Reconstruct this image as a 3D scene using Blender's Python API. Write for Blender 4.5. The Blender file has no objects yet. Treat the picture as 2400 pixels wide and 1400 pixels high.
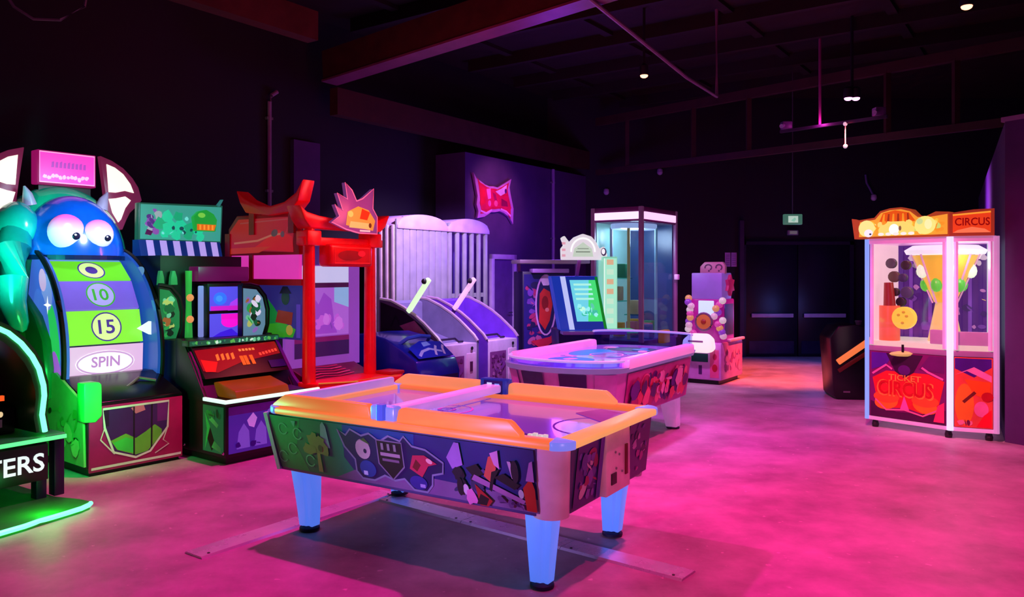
import bpy, bmesh, math, random
from mathutils import Vector, Matrix

SC = bpy.context.scene
COL = SC.collection
RAD = math.radians

# ------------------------------------------------------------------ camera, world, light, exposure
cam = bpy.data.objects.new('camera', bpy.data.cameras.new('camera'))
COL.objects.link(cam)
cam.location = (0, 0, 1.6)
cam.rotation_euler = (RAD(90), 0, 0)
cam.data.sensor_width = 36
cam.data.lens = 36 * 1835 / 2400
cam.data.shift_y = -60 / 2400
cam.data.clip_end = 100
SC.camera = cam
SC.view_settings.view_transform = 'Standard'
SC.view_settings.look = 'None'
SC.view_settings.gamma = 1
SC.view_settings.use_curve_mapping = False
SC.view_settings.exposure = 0.0

world = bpy.data.worlds.new('world')
SC.world = world
world.use_nodes = True
world.node_tree.nodes['Background'].inputs[0].default_value = (0.05, 0.003, 0.10, 1)
world.node_tree.nodes['Background'].inputs[1].default_value = 0.6


def lamp(name, loc, color, power, kind='SPOT', aim=None, angle=110, blend=.5, radius=.06, size=None):
    d = bpy.data.lights.new(name, kind)
    d.color = color
    d.energy = power
    if kind == 'SPOT':
        d.spot_size = RAD(angle)
        d.spot_blend = blend
    if kind == 'AREA':
        d.shape = 'RECTANGLE'
        d.size, d.size_y = size
    else:
        d.shadow_soft_size = radius
    o = bpy.data.objects.new(name, d)
    COL.objects.link(o)
    o.location = loc
    if aim is not None:
        v = Vector(aim) - Vector(loc)
        o.rotation_euler = v.to_track_quat('-Z', 'Y').to_euler()
    return o


# ceiling colour washes, wall glows, and added fills that stand for no real lamp
lamp('magenta_wash', (-1.5, 6.0, 3.9), (1.0, .004, .36), 640, aim=(-.8, 5.2, 0), angle=112, blend=.8, radius=.05)
lamp('pink_wash', (1.0, 2.9, 4.0), (1.0, .015, .30), 230, aim=(.8, 3.7, 0), angle=112, blend=.9, radius=.05)
lamp('rose_wash', (1.9, 5.4, 4.2), (1.0, .035, .26), 950, aim=(2.6, 5.8, 0), angle=112, blend=.9, radius=.08)
lamp('doorway_wash', (4.43, 10.2, 3.78), (1.0, .10, .06), 2000, aim=(4.2, 12.2, 0), angle=48, blend=.8, radius=.06)
lamp('violet_table_wash', (1.9, 8.4, 3.7), (.85, .12, 1.0), 300, aim=(.9, 7.7, .6), angle=65, blend=.8, radius=.1)
lamp('violet_lane_wash', (-.1, 8.6, 3.5), (.66, .42, 1.0), 1100, aim=(-1.0, 10.4, 1.5), angle=70, blend=.8, radius=.1)
lamp('pink_crane_fill', (2.2, 9.6, 3.3), (1.0, .25, .9), 300, aim=(2.8, 11.3, .8), angle=50, blend=.8, radius=.1)  # added fill without a fixture, brightens the candy crane
lamp('blue_front_fill', (-2.0, 2.1, .72), (.55, .3, 1.0), 420, aim=(-.35, 4.25, .66), angle=34, blend=.9, radius=.2)  # low unseen fill added to lift the table's long side print
lamp('lilac_front_fill', (1.15, .9, .95), (1.0, .5, .8), 90, aim=(.45, 4.0, .66), angle=26, blend=.9, radius=.2)  # low fill added near the viewpoint for the table's near corner
lamp('violet_floor_fill', (2.7, 8.3, 3.9), (.9, .004, .7), 300, aim=(3.0, 8.6, 0), angle=76, blend=.9, radius=.1)  # unseen lamp added to turn the dim floor band more violet
lamp('door_blue_glow', (5.3, 13.7, .9), (.15, .2, 1.0), 14, kind='POINT', radius=.2)
lamp('lilac_oval_fill', (.3, 5.7, 2.6), (.62, .5, 1.0), 130, aim=(.75, 7.2, .62), angle=40, blend=.9, radius=.15)  # fill added in front of the oval table to cool its near end
lamp('sign_fill', (.9, 11.2, 3.35), (1.0, .32, .55), 120, aim=(-.2, 12.5, 2.8), angle=50, blend=.8, radius=.1)  # small added spot with no fitting, brings up the wall sign's red
lamp('blue_rider_fill', (-.5, 7.6, 2.5), (.3, .42, 1.0), 90, aim=(-1.3, 8.5, .75), angle=42, blend=.8, radius=.1)  # lamp added only to brighten the low blue cabinet
lamp('circus_fill', (2.4, 5.6, 3.4), (1.0, .34, .45), 420, aim=(4.2, 7.8, .8), angle=34, blend=.8, radius=.1)  # added front light so the circus cabinet's panels show brighter
lamp('blue_wall_glow', (.9, 11.9, 2.2), (.25, .04, 1.0), 60, kind='POINT', radius=.3)
lamp('violet_right_glow', (3.2, 4.6, 2.8), (.8, .0, .75), 420, aim=(5.7, 5.9, 1.9), angle=58, blend=.9, radius=.25)
lamp('violet_corridor_glow', (6.0, 11.6, 2.6), (.6, .12, 1.0), 140, aim=(6.9, 11.0, 2.6), angle=120, blend=.9, radius=.2)
lamp('red_beam_light', (-.6, 6.6, 3.0), (1.0, .02, .02), 46, aim=(-.9, 7.6, 4.4), angle=150, blend=.6, radius=.15)

# ------------------------------------------------------------------ helpers
def lin(c):
    return tuple((v / 255 / 12.92) if v / 255 <= .04045 else ((v / 255 + .055) / 1.055) ** 2.4 for v in c[:3])


_mats = {}


def mat(rgb, rough=.5, metal=0.0, em=0.0, var=.18, scale=6.0, bump=0.0, coat=0.0, base=None):
    key = (tuple(rgb), rough, metal, em, var, scale, bump, coat, base)
    if key in _mats:
        return _mats[key]
    m = bpy.data.materials.new('paint_%d_%d_%d' % tuple(rgb[:3]))
    m.use_nodes = True
    nt = m.node_tree
    b = nt.nodes['Principled BSDF']
    c = lin(rgb)
    tc = nt.nodes.new('ShaderNodeTexCoord')
    nz = nt.nodes.new('ShaderNodeTexNoise')
    nz.inputs['Scale'].default_value = scale
    nz.inputs['Detail'].default_value = 4
    nt.links.new(tc.outputs['Object'], nz.inputs['Vector'])
    rp = nt.nodes.new('ShaderNodeValToRGB')
    e = rp.color_ramp.elements
    k = base if base is not None else (.35 if em > 0 else 1.0)
    e[0].position, e[1].position = .3, .72
    e[0].color = tuple(v * (1 - var) * k for v in c) + (1,)
    e[1].color = tuple(min(1, v * (1 + var * .6)) * k for v in c) + (1,)
    nt.links.new(nz.outputs['Fac'], rp.inputs['Fac'])
    nt.links.new(rp.outputs['Color'], b.inputs['Base Color'])
    b.inputs['Roughness'].default_value = rough
    b.inputs['Metallic'].default_value = metal
    b.inputs['Coat Weight'].default_value = coat
    if em > 0:
        b.inputs['Emission Color'].default_value = c + (1,)
        b.inputs['Emission Strength'].default_value = em
    if bump > 0:
        bp = nt.nodes.new('ShaderNodeBump')
        bp.inputs['Strength'].default_value = bump
        bp.inputs['Distance'].default_value = .02
        nt.links.new(nz.outputs['Fac'], bp.inputs['Height'])
        nt.links.new(bp.outputs['Normal'], b.inputs['Normal'])
    _mats[key] = m
    return m


def E(r, g, b, s=1.0):
    return mat((r, g, b), rough=.35, em=s)


def P(r, g, b, rough=.45):
    return mat((r, g, b), rough=rough)


def glass(tint=(255, 255, 255), gloss=.03):
    key = ('glass', tint, gloss)
    if key in _mats:
        return _mats[key]
    m = bpy.data.materials.new('clear_pane')
    m.use_nodes = True
    nt = m.node_tree
    nt.nodes.remove(nt.nodes['Principled BSDF'])
    out = nt.nodes['Material Output']
    t = nt.nodes.new('ShaderNodeBsdfTransparent')
    t.inputs[0].default_value = lin(tint) + (1,)
    g = nt.nodes.new('ShaderNodeBsdfGlossy')
    g.inputs['Roughness'].default_value = .04
    nz = nt.nodes.new('ShaderNodeTexNoise')
    nz.inputs['Scale'].default_value = 3
    lw = nt.nodes.new('ShaderNodeLayerWeight')
    lw.inputs[0].default_value = .5
    pw = nt.nodes.new('ShaderNodeMath')
    pw.operation = 'POWER'
    nt.links.new(lw.outputs['Facing'], pw.inputs[0])
    pw.inputs[1].default_value = 4
    f = nt.nodes.new('ShaderNodeMath')
    f.operation = 'MULTIPLY'
    nt.links.new(pw.outputs[0], f.inputs[0])
    f.inputs[1].default_value = .25
    mu = nt.nodes.new('ShaderNodeMath')
    mu.operation = 'MULTIPLY_ADD'
    nt.links.new(nz.outputs['Fac'], mu.inputs[0])
    mu.inputs[1].default_value = gloss
    nt.links.new(f.outputs[0], mu.inputs[2])
    mx = nt.nodes.new('ShaderNodeMixShader')
    nt.links.new(mu.outputs[0], mx.inputs[0])
    nt.links.new(t.outputs[0], mx.inputs[1])
    nt.links.new(g.outputs[0], mx.inputs[2])
    nt.links.new(mx.outputs[0], out.inputs[0])
    _mats[key] = m
    return m


class MB:
    def __init__(s):
        s.v, s.f, s.m = [], [], []

    def add(s, vs, fs, m=0):
        o = len(s.v)
        s.v += [tuple(p) for p in vs]
        s.f += [tuple(o + i for i in f) for f in fs]
        s.m += [m] * len(fs)
        return s

    def box(s, x0, x1, y0, y1, z0, z1, m=0):
        return s.frus(x0, x1, y0, y1, z0, x0, x1, y0, y1, z1, m)

    def frus(s, x0, x1, y0, y1, z0, X0, X1, Y0, Y1, z1, m=0):
        vs = [(x0, y0, z0), (x1, y0, z0), (x1, y1, z0), (x0, y1, z0), (X0, Y0, z1), (X1, Y0, z1), (X1, Y1, z1), (X0, Y1, z1)]
        return s.add(vs, [(3, 2, 1, 0), (4, 5, 6, 7), (0, 1, 5, 4), (1, 2, 6, 5), (2, 3, 7, 6), (3, 0, 4, 7)], m)

    def prism(s, pts, plane, a, b, m=0):
        n = len(pts)
        def q(p, t):
            return {'xy': (p[0], p[1], t), 'xz': (p[0], t, p[1]), 'yz': (t, p[0], p[1])}[plane]
        vs = [q(p, a) for p in pts] + [q(p, b) for p in pts]
        fs = [tuple(range(n)), tuple(range(2 * n - 1, n - 1, -1))]
        fs += [(i, (i + 1) % n, n + (i + 1) % n, n + i) for i in range(n)]
        return s.add(vs, fs, m)

    def tube(s, pts, r, seg=8, closed=False, m=0):
        pts = [Vector(p) for p in pts]
        n = len(pts)
        rs = r if isinstance(r, (list, tuple)) else [r] * n
        vs, fs = [], []
        for i, p in enumerate(pts):
            a = pts[(i - 1) % n] if (closed or i > 0) else p
            b = pts[(i + 1) % n] if (closed or i < n - 1) else p
            t = (b - a).normalized()
            up = Vector((0, 0, 1)) if abs(t.z) < .9 else Vector((1, 0, 0))
            u = t.cross(up).normalized()
            w = u.cross(t).normalized()
            for k in range(seg):
                an = 2 * math.pi * (k + .5) / seg
                vs.append(p + (u * math.cos(an) + w * math.sin(an)) * rs[i])
        for i in range(n if closed else n - 1):
            j = (i + 1) % n
            for k in range(seg):
                l = (k + 1) % seg
                fs.append((i * seg + k, i * seg + l, j * seg + l, j * seg + k))
        if not closed:
            fs.append(tuple(range(seg)))
            fs.append(tuple((n - 1) * seg + k for k in range(seg - 1, -1, -1)))
        return s.add(vs, fs, m)

    def bar(s, p0, p1, w, h, m=0):
        p0, p1 = Vector(p0), Vector(p1)
        t = (p1 - p0).normalized()
        up = Vector((0, 0, 1)) if abs(t.z) < .95 else Vector((0, 1, 0))
        u = t.cross(up).normalized() * w / 2
        v = u.cross(t).normalized() * h / 2
        vs = [p + a * u + b * v for p in (p0, p1) for a, b in ((-1, -1), (1, -1), (1, 1), (-1, 1))]
        return s.add(vs, [(0, 1, 2, 3), (7, 6, 5, 4), (0, 4, 5, 1), (1, 5, 6, 2), (2, 6, 7, 3), (3, 7, 4, 0)], m)

    def lathe(s, prof, c=(0, 0, 0), seg=16, sx=1, sy=1, m=0):
        vs, fs = [], []
        n = len(prof)
        for r, z in prof:
            for k in range(seg):
                a = 2 * math.pi * k / seg
                vs.append((c[0] + r * sx * math.cos(a), c[1] + r * sy * math.sin(a), c[2] + z))
        for i in range(n - 1):
            for k in range(seg):
                l = (k + 1) % seg
                fs.append((i * seg + k, i * seg + l, (i + 1) * seg + l, (i + 1) * seg + k))
        fs.append(tuple(range(seg - 1, -1, -1)))
        fs.append(tuple((n - 1) * seg + k for k in range(seg)))
        return s.add(vs, fs, m)

    def ell(s, c, r, nu=18, nv=10, t0=-90, t1=90, m=0):
        prof = []
        for i in range(nv + 1):
            t = RAD(t0 + (t1 - t0) * i / nv)
            prof.append((max(math.cos(t), .004), math.sin(t) * r[2]))
        return s.lathe(prof, c, nu, r[0], r[1], m)

    def loft(s, rings, m=0, caps=True):
        n = len(rings[0])
        vs = [p for r in rings for p in r]
        fs = []
        for i in range(len(rings) - 1):
            for k in range(n):
                l = (k + 1) % n
                fs.append((i * n + k, i * n + l, (i + 1) * n + l, (i + 1) * n + k))
        if caps:
            fs.append(tuple(range(n - 1, -1, -1)))
            fs.append(tuple((len(rings) - 1) * n + k for k in range(n)))
        return s.add(vs, fs, m)


def obj(name, mb, mats, parent=None, smooth=False, bevel=0.0, seg=2, recalc=True):
    me = bpy.data.meshes.new(name)
    me.from_pydata(mb.v, [], mb.f)
    if not isinstance(mats, (list, tuple)):
        mats = [mats]
    for m in mats:
        me.materials.append(m)
    for p, i in zip(me.polygons, mb.m):
        p.material_index = i
    bm = bmesh.new()
    bm.from_mesh(me)
    if recalc:
        bmesh.ops.recalc_face_normals(bm, faces=bm.faces)
    if bevel > 0:
        es = [e for e in bm.edges if len(e.link_faces) == 2 and e.calc_face_angle(0) > .5]
        bmesh.ops.bevel(bm, geom=es, offset=bevel, segments=seg, profile=.5, affect='EDGES', clamp_overlap=True)
    if smooth or bevel > 0:
        for f in bm.faces:
            f.smooth = True
        for e in bm.edges:
            if len(e.link_faces) == 2 and e.calc_face_angle(0) > .7:
                e.smooth = False
    bm.to_mesh(me)
    bm.free()
    o = bpy.data.objects.new(name, me)
    COL.objects.link(o)
    o.parent = parent
    return o


def tag(o, label, cat, group=None):
    o['label'] = label
    o['category'] = cat
    if group:
        o['group'] = group
    return o


def thing(name, label, cat, loc=(0, 0, 0), rot=0, group=None):
    o = bpy.data.objects.new(name, None)
    COL.objects.link(o)
    o.empty_display_size = .1
    o.location = loc
    o.rotation_euler = (0, 0, RAD(rot))
    return tag(o, label, cat, group)


def struct(name, mb, m, label=None, **k):
    o = obj(name, mb, m, **k)
    o['kind'] = 'structure'
    if label:
        o['label'] = label
    return o


def arc(c, rx, ry, a0, a1, n=14):
    return [(c[0] + rx * math.cos(RAD(a0 + (a1 - a0) * i / n)), c[1] + ry * math.sin(RAD(a0 + (a1 - a0) * i / n))) for i in range(n + 1)]


def star(cx, cy, r0, r1, n, rot=90):
    return [(cx + (r0 if i % 2 == 0 else r1) * math.cos(RAD(rot + 180 * i / n)), cy + (r0 if i % 2 == 0 else r1) * math.sin(RAD(rot + 180 * i / n))) for i in range(2 * n)]


_textcache = {}


def text_mesh(body):
    if body in _textcache:
        return _textcache[body]
    cu = bpy.data.curves.new('lettering', 'FONT')
    cu.body = body
    cu.resolution_u = 3
    cu.align_x = 'CENTER'
    cu.align_y = 'CENTER'
    cu.offset = .018
    ob = bpy.data.objects.new('lettering', cu)
    COL.objects.link(ob)
    bpy.context.view_layer.update()
    me = ob.to_mesh()
    vs = [tuple(v.co) for v in me.vertices]
    fs = [tuple(p.vertices) for p in me.polygons]
    ob.to_mesh_clear()
    bpy.data.objects.remove(ob)
    bpy.data.curves.remove(cu)
    xs = [v[0] for v in vs]
    ys = [v[1] for v in vs]
    cx, cy = (min(xs) + max(xs)) / 2, (min(ys) + max(ys)) / 2
    w, h = max(xs) - min(xs), max(ys) - min(ys)
    vs = [((v[0] - cx) / w, (v[1] - cy) / h) for v in vs]
    _textcache[body] = (vs, fs)
    return vs, fs


class Art:
    """flat print on one face: layers of coloured shapes; ex x ey is the outward normal"""
    def __init__(s, o, ex, ey, lift=.003, step=.0003):
        s.o, s.ex, s.ey = Vector(o), Vector(ex).normalized(), Vector(ey).normalized()
        s.n = s.ex.cross(s.ey).normalized()
        s.h, s.step = lift, step
        s.mb, s.ml = MB(), []

    def mi(s, m):
        if m not in s.ml:
            s.ml.append(m)
        return s.ml.index(m)

    def raw(s, pts, faces, m):
        s.h += s.step
        s.mb.add([s.o + s.ex * a + s.ey * b + s.n * s.h for a, b in pts], faces, s.mi(m))
        return s

    def poly(s, pts, m):
        return s.raw(pts, [tuple(range(len(pts)))], m)

    def rect(s, x0, x1, y0, y1, m):
        return s.poly([(x0, y0), (x1, y0), (x1, y1), (x0, y1)], m)

    def ell(s, cx, cy, rx, ry, m, n=20, rot=0):
        ca, sa = math.cos(RAD(rot)), math.sin(RAD(rot))
        return s.poly([(cx + rx * math.cos(2 * math.pi * i / n) * ca - ry * math.sin(2 * math.pi * i / n) * sa,
                        cy + rx * math.cos(2 * math.pi * i / n) * sa + ry * math.sin(2 * math.pi * i / n) * ca) for i in range(n)], m)

    def line(s, pts, w, m, closed=False):
        n = len(pts)
        L, R = [], []
        for i in range(n):
            a = pts[i - 1] if (closed or i > 0) else pts[i]
            b = pts[(i + 1) % n] if (closed or i < n - 1) else pts[i]
            dx, dy = b[0] - a[0], b[1] - a[1]
            l = math.hypot(dx, dy) or 1
            L.append((pts[i][0] - dy / l * w / 2, pts[i][1] + dx / l * w / 2))
            R.append((pts[i][0] + dy / l * w / 2, pts[i][1] - dx / l * w / 2))
        fs = [(i, (i + 1) % n, n + (i + 1) % n, n + i) for i in range(n if closed else n - 1)]
        return s.raw(L + R, fs, m)

    def text(s, body, cx, cy, w, h, m, rot=0):
        vs, fs = text_mesh(body)
        ca, sa = math.cos(RAD(rot)), math.sin(RAD(rot))
        return s.raw([(cx + a * w * ca - b * h * sa, cy + a * w * sa + b * h * ca) for a, b in vs], fs, m)

    def blob(s, cx, cy, r, m, rng, n=9, sq=1.0):
        return s.poly([(cx + r * rng.uniform(.65, 1.2) * math.cos(2 * math.pi * i / n), cy + sq * r * rng.uniform(.65, 1.2) * math.sin(2 * math.pi * i / n)) for i in range(n)], m)

    def busy(s, x0, x1, y0, y1, ms, n, seed, r0=.02, r1=.06):
        rng = random.Random(seed)
        for i in range(n):
            r = rng.uniform(r0, r1)
            q = 1.25 * r
            if x1 - x0 < 2 * q or y1 - y0 < 2 * q:
                r = min(x1 - x0, y1 - y0) / 2.6
                q = 1.25 * r
            cx, cy = rng.uniform(x0 + q, x1 - q), rng.uniform(y0 + q, y1 - q)
            m = rng.choice(ms)
            k = rng.random()
            if k < .5:
                s.blob(cx, cy, r, m, rng)
            elif k < .8:
                s.ell(cx, cy, r, r * rng.uniform(.4, .9), m, 12, rng.uniform(0, 180))
            else:
                a = rng.uniform(0, 6.28)
                s.poly([(cx + q * math.cos(a + t) * w, cy + q * math.sin(a + t) * w) for t, w in ((0, 1), (.35, .45), (3.14, .9), (3.6, .5))], m)
        return s

    def build(s, name, parent):
        return obj(name, s.mb, s.ml, parent, recalc=False)


X, Y, Z = (1, 0, 0), (0, 1, 0), (0, 0, 1)
NX, NY = (-1, 0, 0), (0, -1, 0)
BLACK = mat((10, 9, 14), rough=.45)
DARK = mat((28, 24, 36), rough=.5)
WHITE = mat((228, 224, 230), rough=.4)
GREY = mat((120, 115, 125), rough=.45)
CHROME = mat((200, 200, 205), rough=.22, metal=1.0)
RUBBER = mat((18, 18, 60), rough=.6)

# ------------------------------------------------------------------ the hall
D = Vector((.574, .819, 0))      # direction of the long left wall
N = Vector((.819, -.574, 0))     # out of the left wall, into the hall


def noise_mat(name, c0, c1, rough0, rough1, scale, bump=.15, detail=8, spots=None):
    m = bpy.data.materials.new(name)
    m.use_nodes = True
    nt = m.node_tree
    b = nt.nodes['Principled BSDF']
    tc = nt.nodes.new('ShaderNodeTexCoord')
    n1 = nt.nodes.new('ShaderNodeTexNoise')
    n1.inputs['Scale'].default_value = scale
    n1.inputs['Detail'].default_value = detail
    n1.inputs['Roughness'].default_value = .65
    nt.links.new(tc.outputs['Object'], n1.inputs['Vector'])
    r1 = nt.nodes.new('ShaderNodeValToRGB')
    r1.color_ramp.elements[0].position = .32
    r1.color_ramp.elements[1].position = .7
    r1.color_ramp.elements[0].color = lin(c0) + (1,)
    r1.color_ramp.elements[1].color = lin(c1) + (1,)
    nt.links.new(n1.outputs['Fac'], r1.inputs['Fac'])
    col = r1.outputs['Color']
    if spots:
        n2 = nt.nodes.new('ShaderNodeTexNoise')
        n2.inputs['Scale'].default_value = 16
        n2.inputs['Detail'].default_value = 3
        nt.links.new(tc.outputs['Object'], n2.inputs['Vector'])
        r2 = nt.nodes.new('ShaderNodeValToRGB')
        r2.color_ramp.elements[0].position = .68
        r2.color_ramp.elements[1].position = .74
        nt.links.new(n2.outputs['Fac'], r2.inputs['Fac'])
        mx = nt.nodes.new('ShaderNodeMixRGB')
        nt.links.new(r2.outputs['Color'], mx.inputs[0])
        nt.links.new(col, mx.inputs[1])
        mx.inputs[2].default_value = lin(spots) + (1,)
        col = mx.outputs[0]
    nt.links.new(col, b.inputs['Base Color'])
    rr = nt.nodes.new('ShaderNodeMapRange')
    rr.inputs[3].default_value = rough0
    rr.inputs[4].default_value = rough1
    nt.links.new(n1.outputs['Fac'], rr.inputs[0])
    nt.links.new(rr.outputs[0], b.inputs['Roughness'])
    bp = nt.nodes.new('ShaderNodeBump')
    bp.inputs['Strength'].default_value = bump
    bp.inputs['Distance'].default_value = .02
    nt.links.new(n1.outputs['Fac'], bp.inputs['Height'])
    nt.links.new(bp.outputs['Normal'], b.inputs['Normal'])
    return m


CONC = noise_mat('worn_concrete', (144, 134, 137), (206, 196, 199), .38, .62, 1.6, .12, 10, (218, 205, 208))
WALLP = noise_mat('dark_wall_paint', (16, 10, 24), (24, 15, 34), .6, .8, 2.2, .08)
WALLV = noise_mat('violet_wall_paint', (64, 34, 92), (80, 44, 108), .6, .8, 2.0, .08)
BLACKP = noise_mat('black_paint', (9, 8, 12), (15, 13, 19), .7, .9, 2.0, .08)
WOOD = noise_mat('dark_roof_timber', (20, 14, 13), (34, 24, 21), .6, .85, 4.0, .3)
REDW = noise_mat('stained_beam_timber', (52, 27, 25), (70, 38, 34), .5, .75, 5.0, .25)

floor = struct('floor', MB().box(-12, 13, -4, 15.3, -.2, 0), CONC)
joints = [((2.55, 3.0), (5.2, 6.78)), ((3.0, 9.7), (4.9, 8.37))]
for p, q in joints:
    obj('floor_joint', MB().bar(p + (.0005,), q + (.0005,), .006, .002), mat((120, 112, 116), rough=.8), floor)

p0 = -8.05 * N
a, b = p0 - 9 * D, p0 + 16 * D
wl = MB().prism([(a.x, a.y), (b.x, b.y), ((b - .2 * N).x, (b - .2 * N).y), ((a - .2 * N).x, (a - .2 * N).y)], 'xy', 0, 5.0)
struct('wall_left', wl, WALLP)
a = Vector((-.717, 11.96, 0))
b = a + 3.72 * D
wf = MB().prism([(a.x, a.y), (b.x, b.y), ((b - .59 * N).x, (b - .59 * N).y), ((a - .59 * N).x, (a - .59 * N).y)], 'xy', 0, 3.45)
struct('wall_left_far', wf, WALLV)
struct('wall_back', MB().box(-3, 13, 15.0, 15.25, 0, 5.0), WALLP)
wr = MB().prism([(4.66, 7.40), (9.5, -1.5), (12.9, -1.5), (12.9, 14.99), (8.93, 14.99)], 'xy', 0, 3.03)
struct('wall_right', wr, WALLV)
cap = MB().prism([(4.64, 7.43), (9.48, -1.47), (9.53, -1.44), (4.69, 7.46)], 'xy', 3.03, 3.075)
struct('trim_1', cap, mat((150, 130, 165)), 'pale capping strip along the top of the right partition')

ceiling = struct('ceiling', MB().box(-12, 13, -4, 15.3, 4.95, 5.15), WOOD)
for i in range(11):
    s = p0 + N * .4 + D * (1.0 + 1.25 * i)
    obj('roof_joist', MB().bar((s.x, s.y, 4.86), ((s + 13 * N).x, (s + 13 * N).y, 4.86), .08, .18), WOOD, ceiling)
for k in range(7):
    s = p0 + N * (1.2 + 1.7 * k) + D * 1.0
    obj('roof_batten', MB().bar((s.x, s.y, 4.925), ((s + 13 * D).x, (s + 13 * D).y, 4.925), .12, .06), WOOD, ceiling)

s = Vector((-2.25, 9.7, 0)) - .02 * N
e = s + 8.2 * N
raft = struct('trim_2', MB().bar((s.x, s.y, 4.15), (e.x, e.y, 4.75), .22, .36), REDW, 'broad timber rafter crossing the roof from the left wall')
obj('lower_flange', MB().bar((s.x, s.y, 3.96), (e.x, e.y, 4.56), .25, .025), mat((110, 60, 104), rough=.4), raft)  # lighter mauve paints in the light caught along the lower edge
s = Vector((-3.0, 6.88, 0)) - 3 * D
e = s + 4.6 * D
struct('trim_3', MB().bar((s.x, s.y, 4.17), (e.x, e.y, 4.17), .16, .30), REDW, 'timber purlin running beside the left wall')
s = Vector((-2.25, 9.7, 0)) - .05 * N + .1 * D
e = s + 6.4 * D
struct('trim_4', MB().bar((s.x, s.y, 3.75), (e.x, e.y, 3.75), .14, .34), REDW, 'deep eaves beam above the left wall')
s = Vector((-2.83, 9.99, 0)) - .02 * N
s = p0 + D * (s - p0).dot(D)
q = [s, s + .43 * D, s + .43 * D + .07 * N, s + .07 * N]
struct('trim_5', MB().prism([(v.x, v.y) for v in q], 'xy', 0, 3.3), WALLV, 'pilaster on the left wall, coloured as if lit violet')  # lighter violet paints in the purple light falling on it

# roof truss over the doors
c0, cd = Vector((1.57, 14.44, 0)), Vector((.68, -.733, 0))
c1 = c0 + 7.6 * cd
struct('trim_6', MB().bar((c0.x, c0.y, 3.45), (c1.x, c1.y, 3.45), .09, .10), REDW, 'bottom chord of the roof truss')
struct('trim_7', MB().bar((c0.x, c0.y, 4.38), (c1.x, c1.y, 4.38), .09, .14), REDW, 'top chord of the roof truss')
for i, t in enumerate((.7, 2.09, 3.10, 5.19, 6.04)):
    v = c0 + t * cd
    struct('trim_%d' % (8 + i), MB().box(v.x - .035, v.x + .035, v.y - .035, v.y + .035, 3.48, 4.35), REDW, 'upright post of the roof truss')
struct('trim_13', MB().tube([(.73, 7.46, 4.22), (2.05, 9.2, 3.9), (2.6, 9.95, 3.84), (2.6, 9.95, 4.96)], .022), mat((130, 100, 130), rough=.4), 'thin steel brace rod under the rafter')
struct('trim_14', MB().box(4.34, 4.42, 14.9, 15.02, 0, 2.6), mat((60, 40, 74)), 'slim post beside the double door')

# doors
door = thing('door_1', 'dark double door with two pale push bars in the back wall', 'door', (5.45, 14.97, 0))
door['kind'] = 'structure'
del door['category']
DOORM = noise_mat('dark_door_paint', (12, 11, 26), (18, 16, 36), .35, .5, 3, .05)
for sx in (-1, 1):
    x0, x1 = (-.985, -.012) if sx < 0 else (.012, .985)
    lf = obj('leaf', MB().box(x0, x1, -.03, .02, .012, 2.13), DOORM, door, bevel=.004)
    obj('push_bar', MB().bar((x0 + .09, -.085, .79), (x1 - .09, -.085, .79), .035, .075), mat((190, 180, 205), rough=.35), lf, bevel=.008)
    mb = MB()
    for x in (x0 + .11, x1 - .11):
        mb.box(x - .025, x + .025, -.08, -.02, .76, .82)
    obj('bar_bracket', mb, DARK, lf)
    obj('kick_plate', MB().box(x0 + .06, x1 - .06, -.036, -.028, .06, .30), mat((70, 70, 110), rough=.3, metal=.8), lf)
mb = MB()
mb.box(-1.06, -.99, -.06, .04, 0, 2.2).box(.99, 1.06, -.06, .04, 0, 2.2).box(-1.06, 1.06, -.06, .04, 2.135, 2.2)
obj('frame', mb, mat((34, 26, 48), rough=.4), door)

d2p = Vector((-.25, 12.62, 0)) + .0 * N
d2 = thing('door_2', 'narrow doorway with a pale frame in the violet wall', 'door', (d2p.x, d2p.y, 0), 55)
d2['kind'] = 'structure'
del d2['category']
d2.location = tuple(Vector((-.717, 11.96, 0)) + D * 1.02)
mb = MB().box(-.40, -.32, -.05, .04, 0, 1.9).box(.22, .30, -.05, .04, 0, 1.9).box(-.40, .30, -.05, .04, 1.82, 1.9)
obj('frame', mb, mat((200, 170, 215)), d2, bevel=.006)
obj('leaf', MB().box(-.32, .22, -.012, .03, .01, 1.82), mat((95, 50, 130)), d2)
obj('door_handle', MB().tube([(.15, -.012, .95), (.15, -.06, .95), (.05, -.06, .95)], .01), CHROME, d2)

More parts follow.
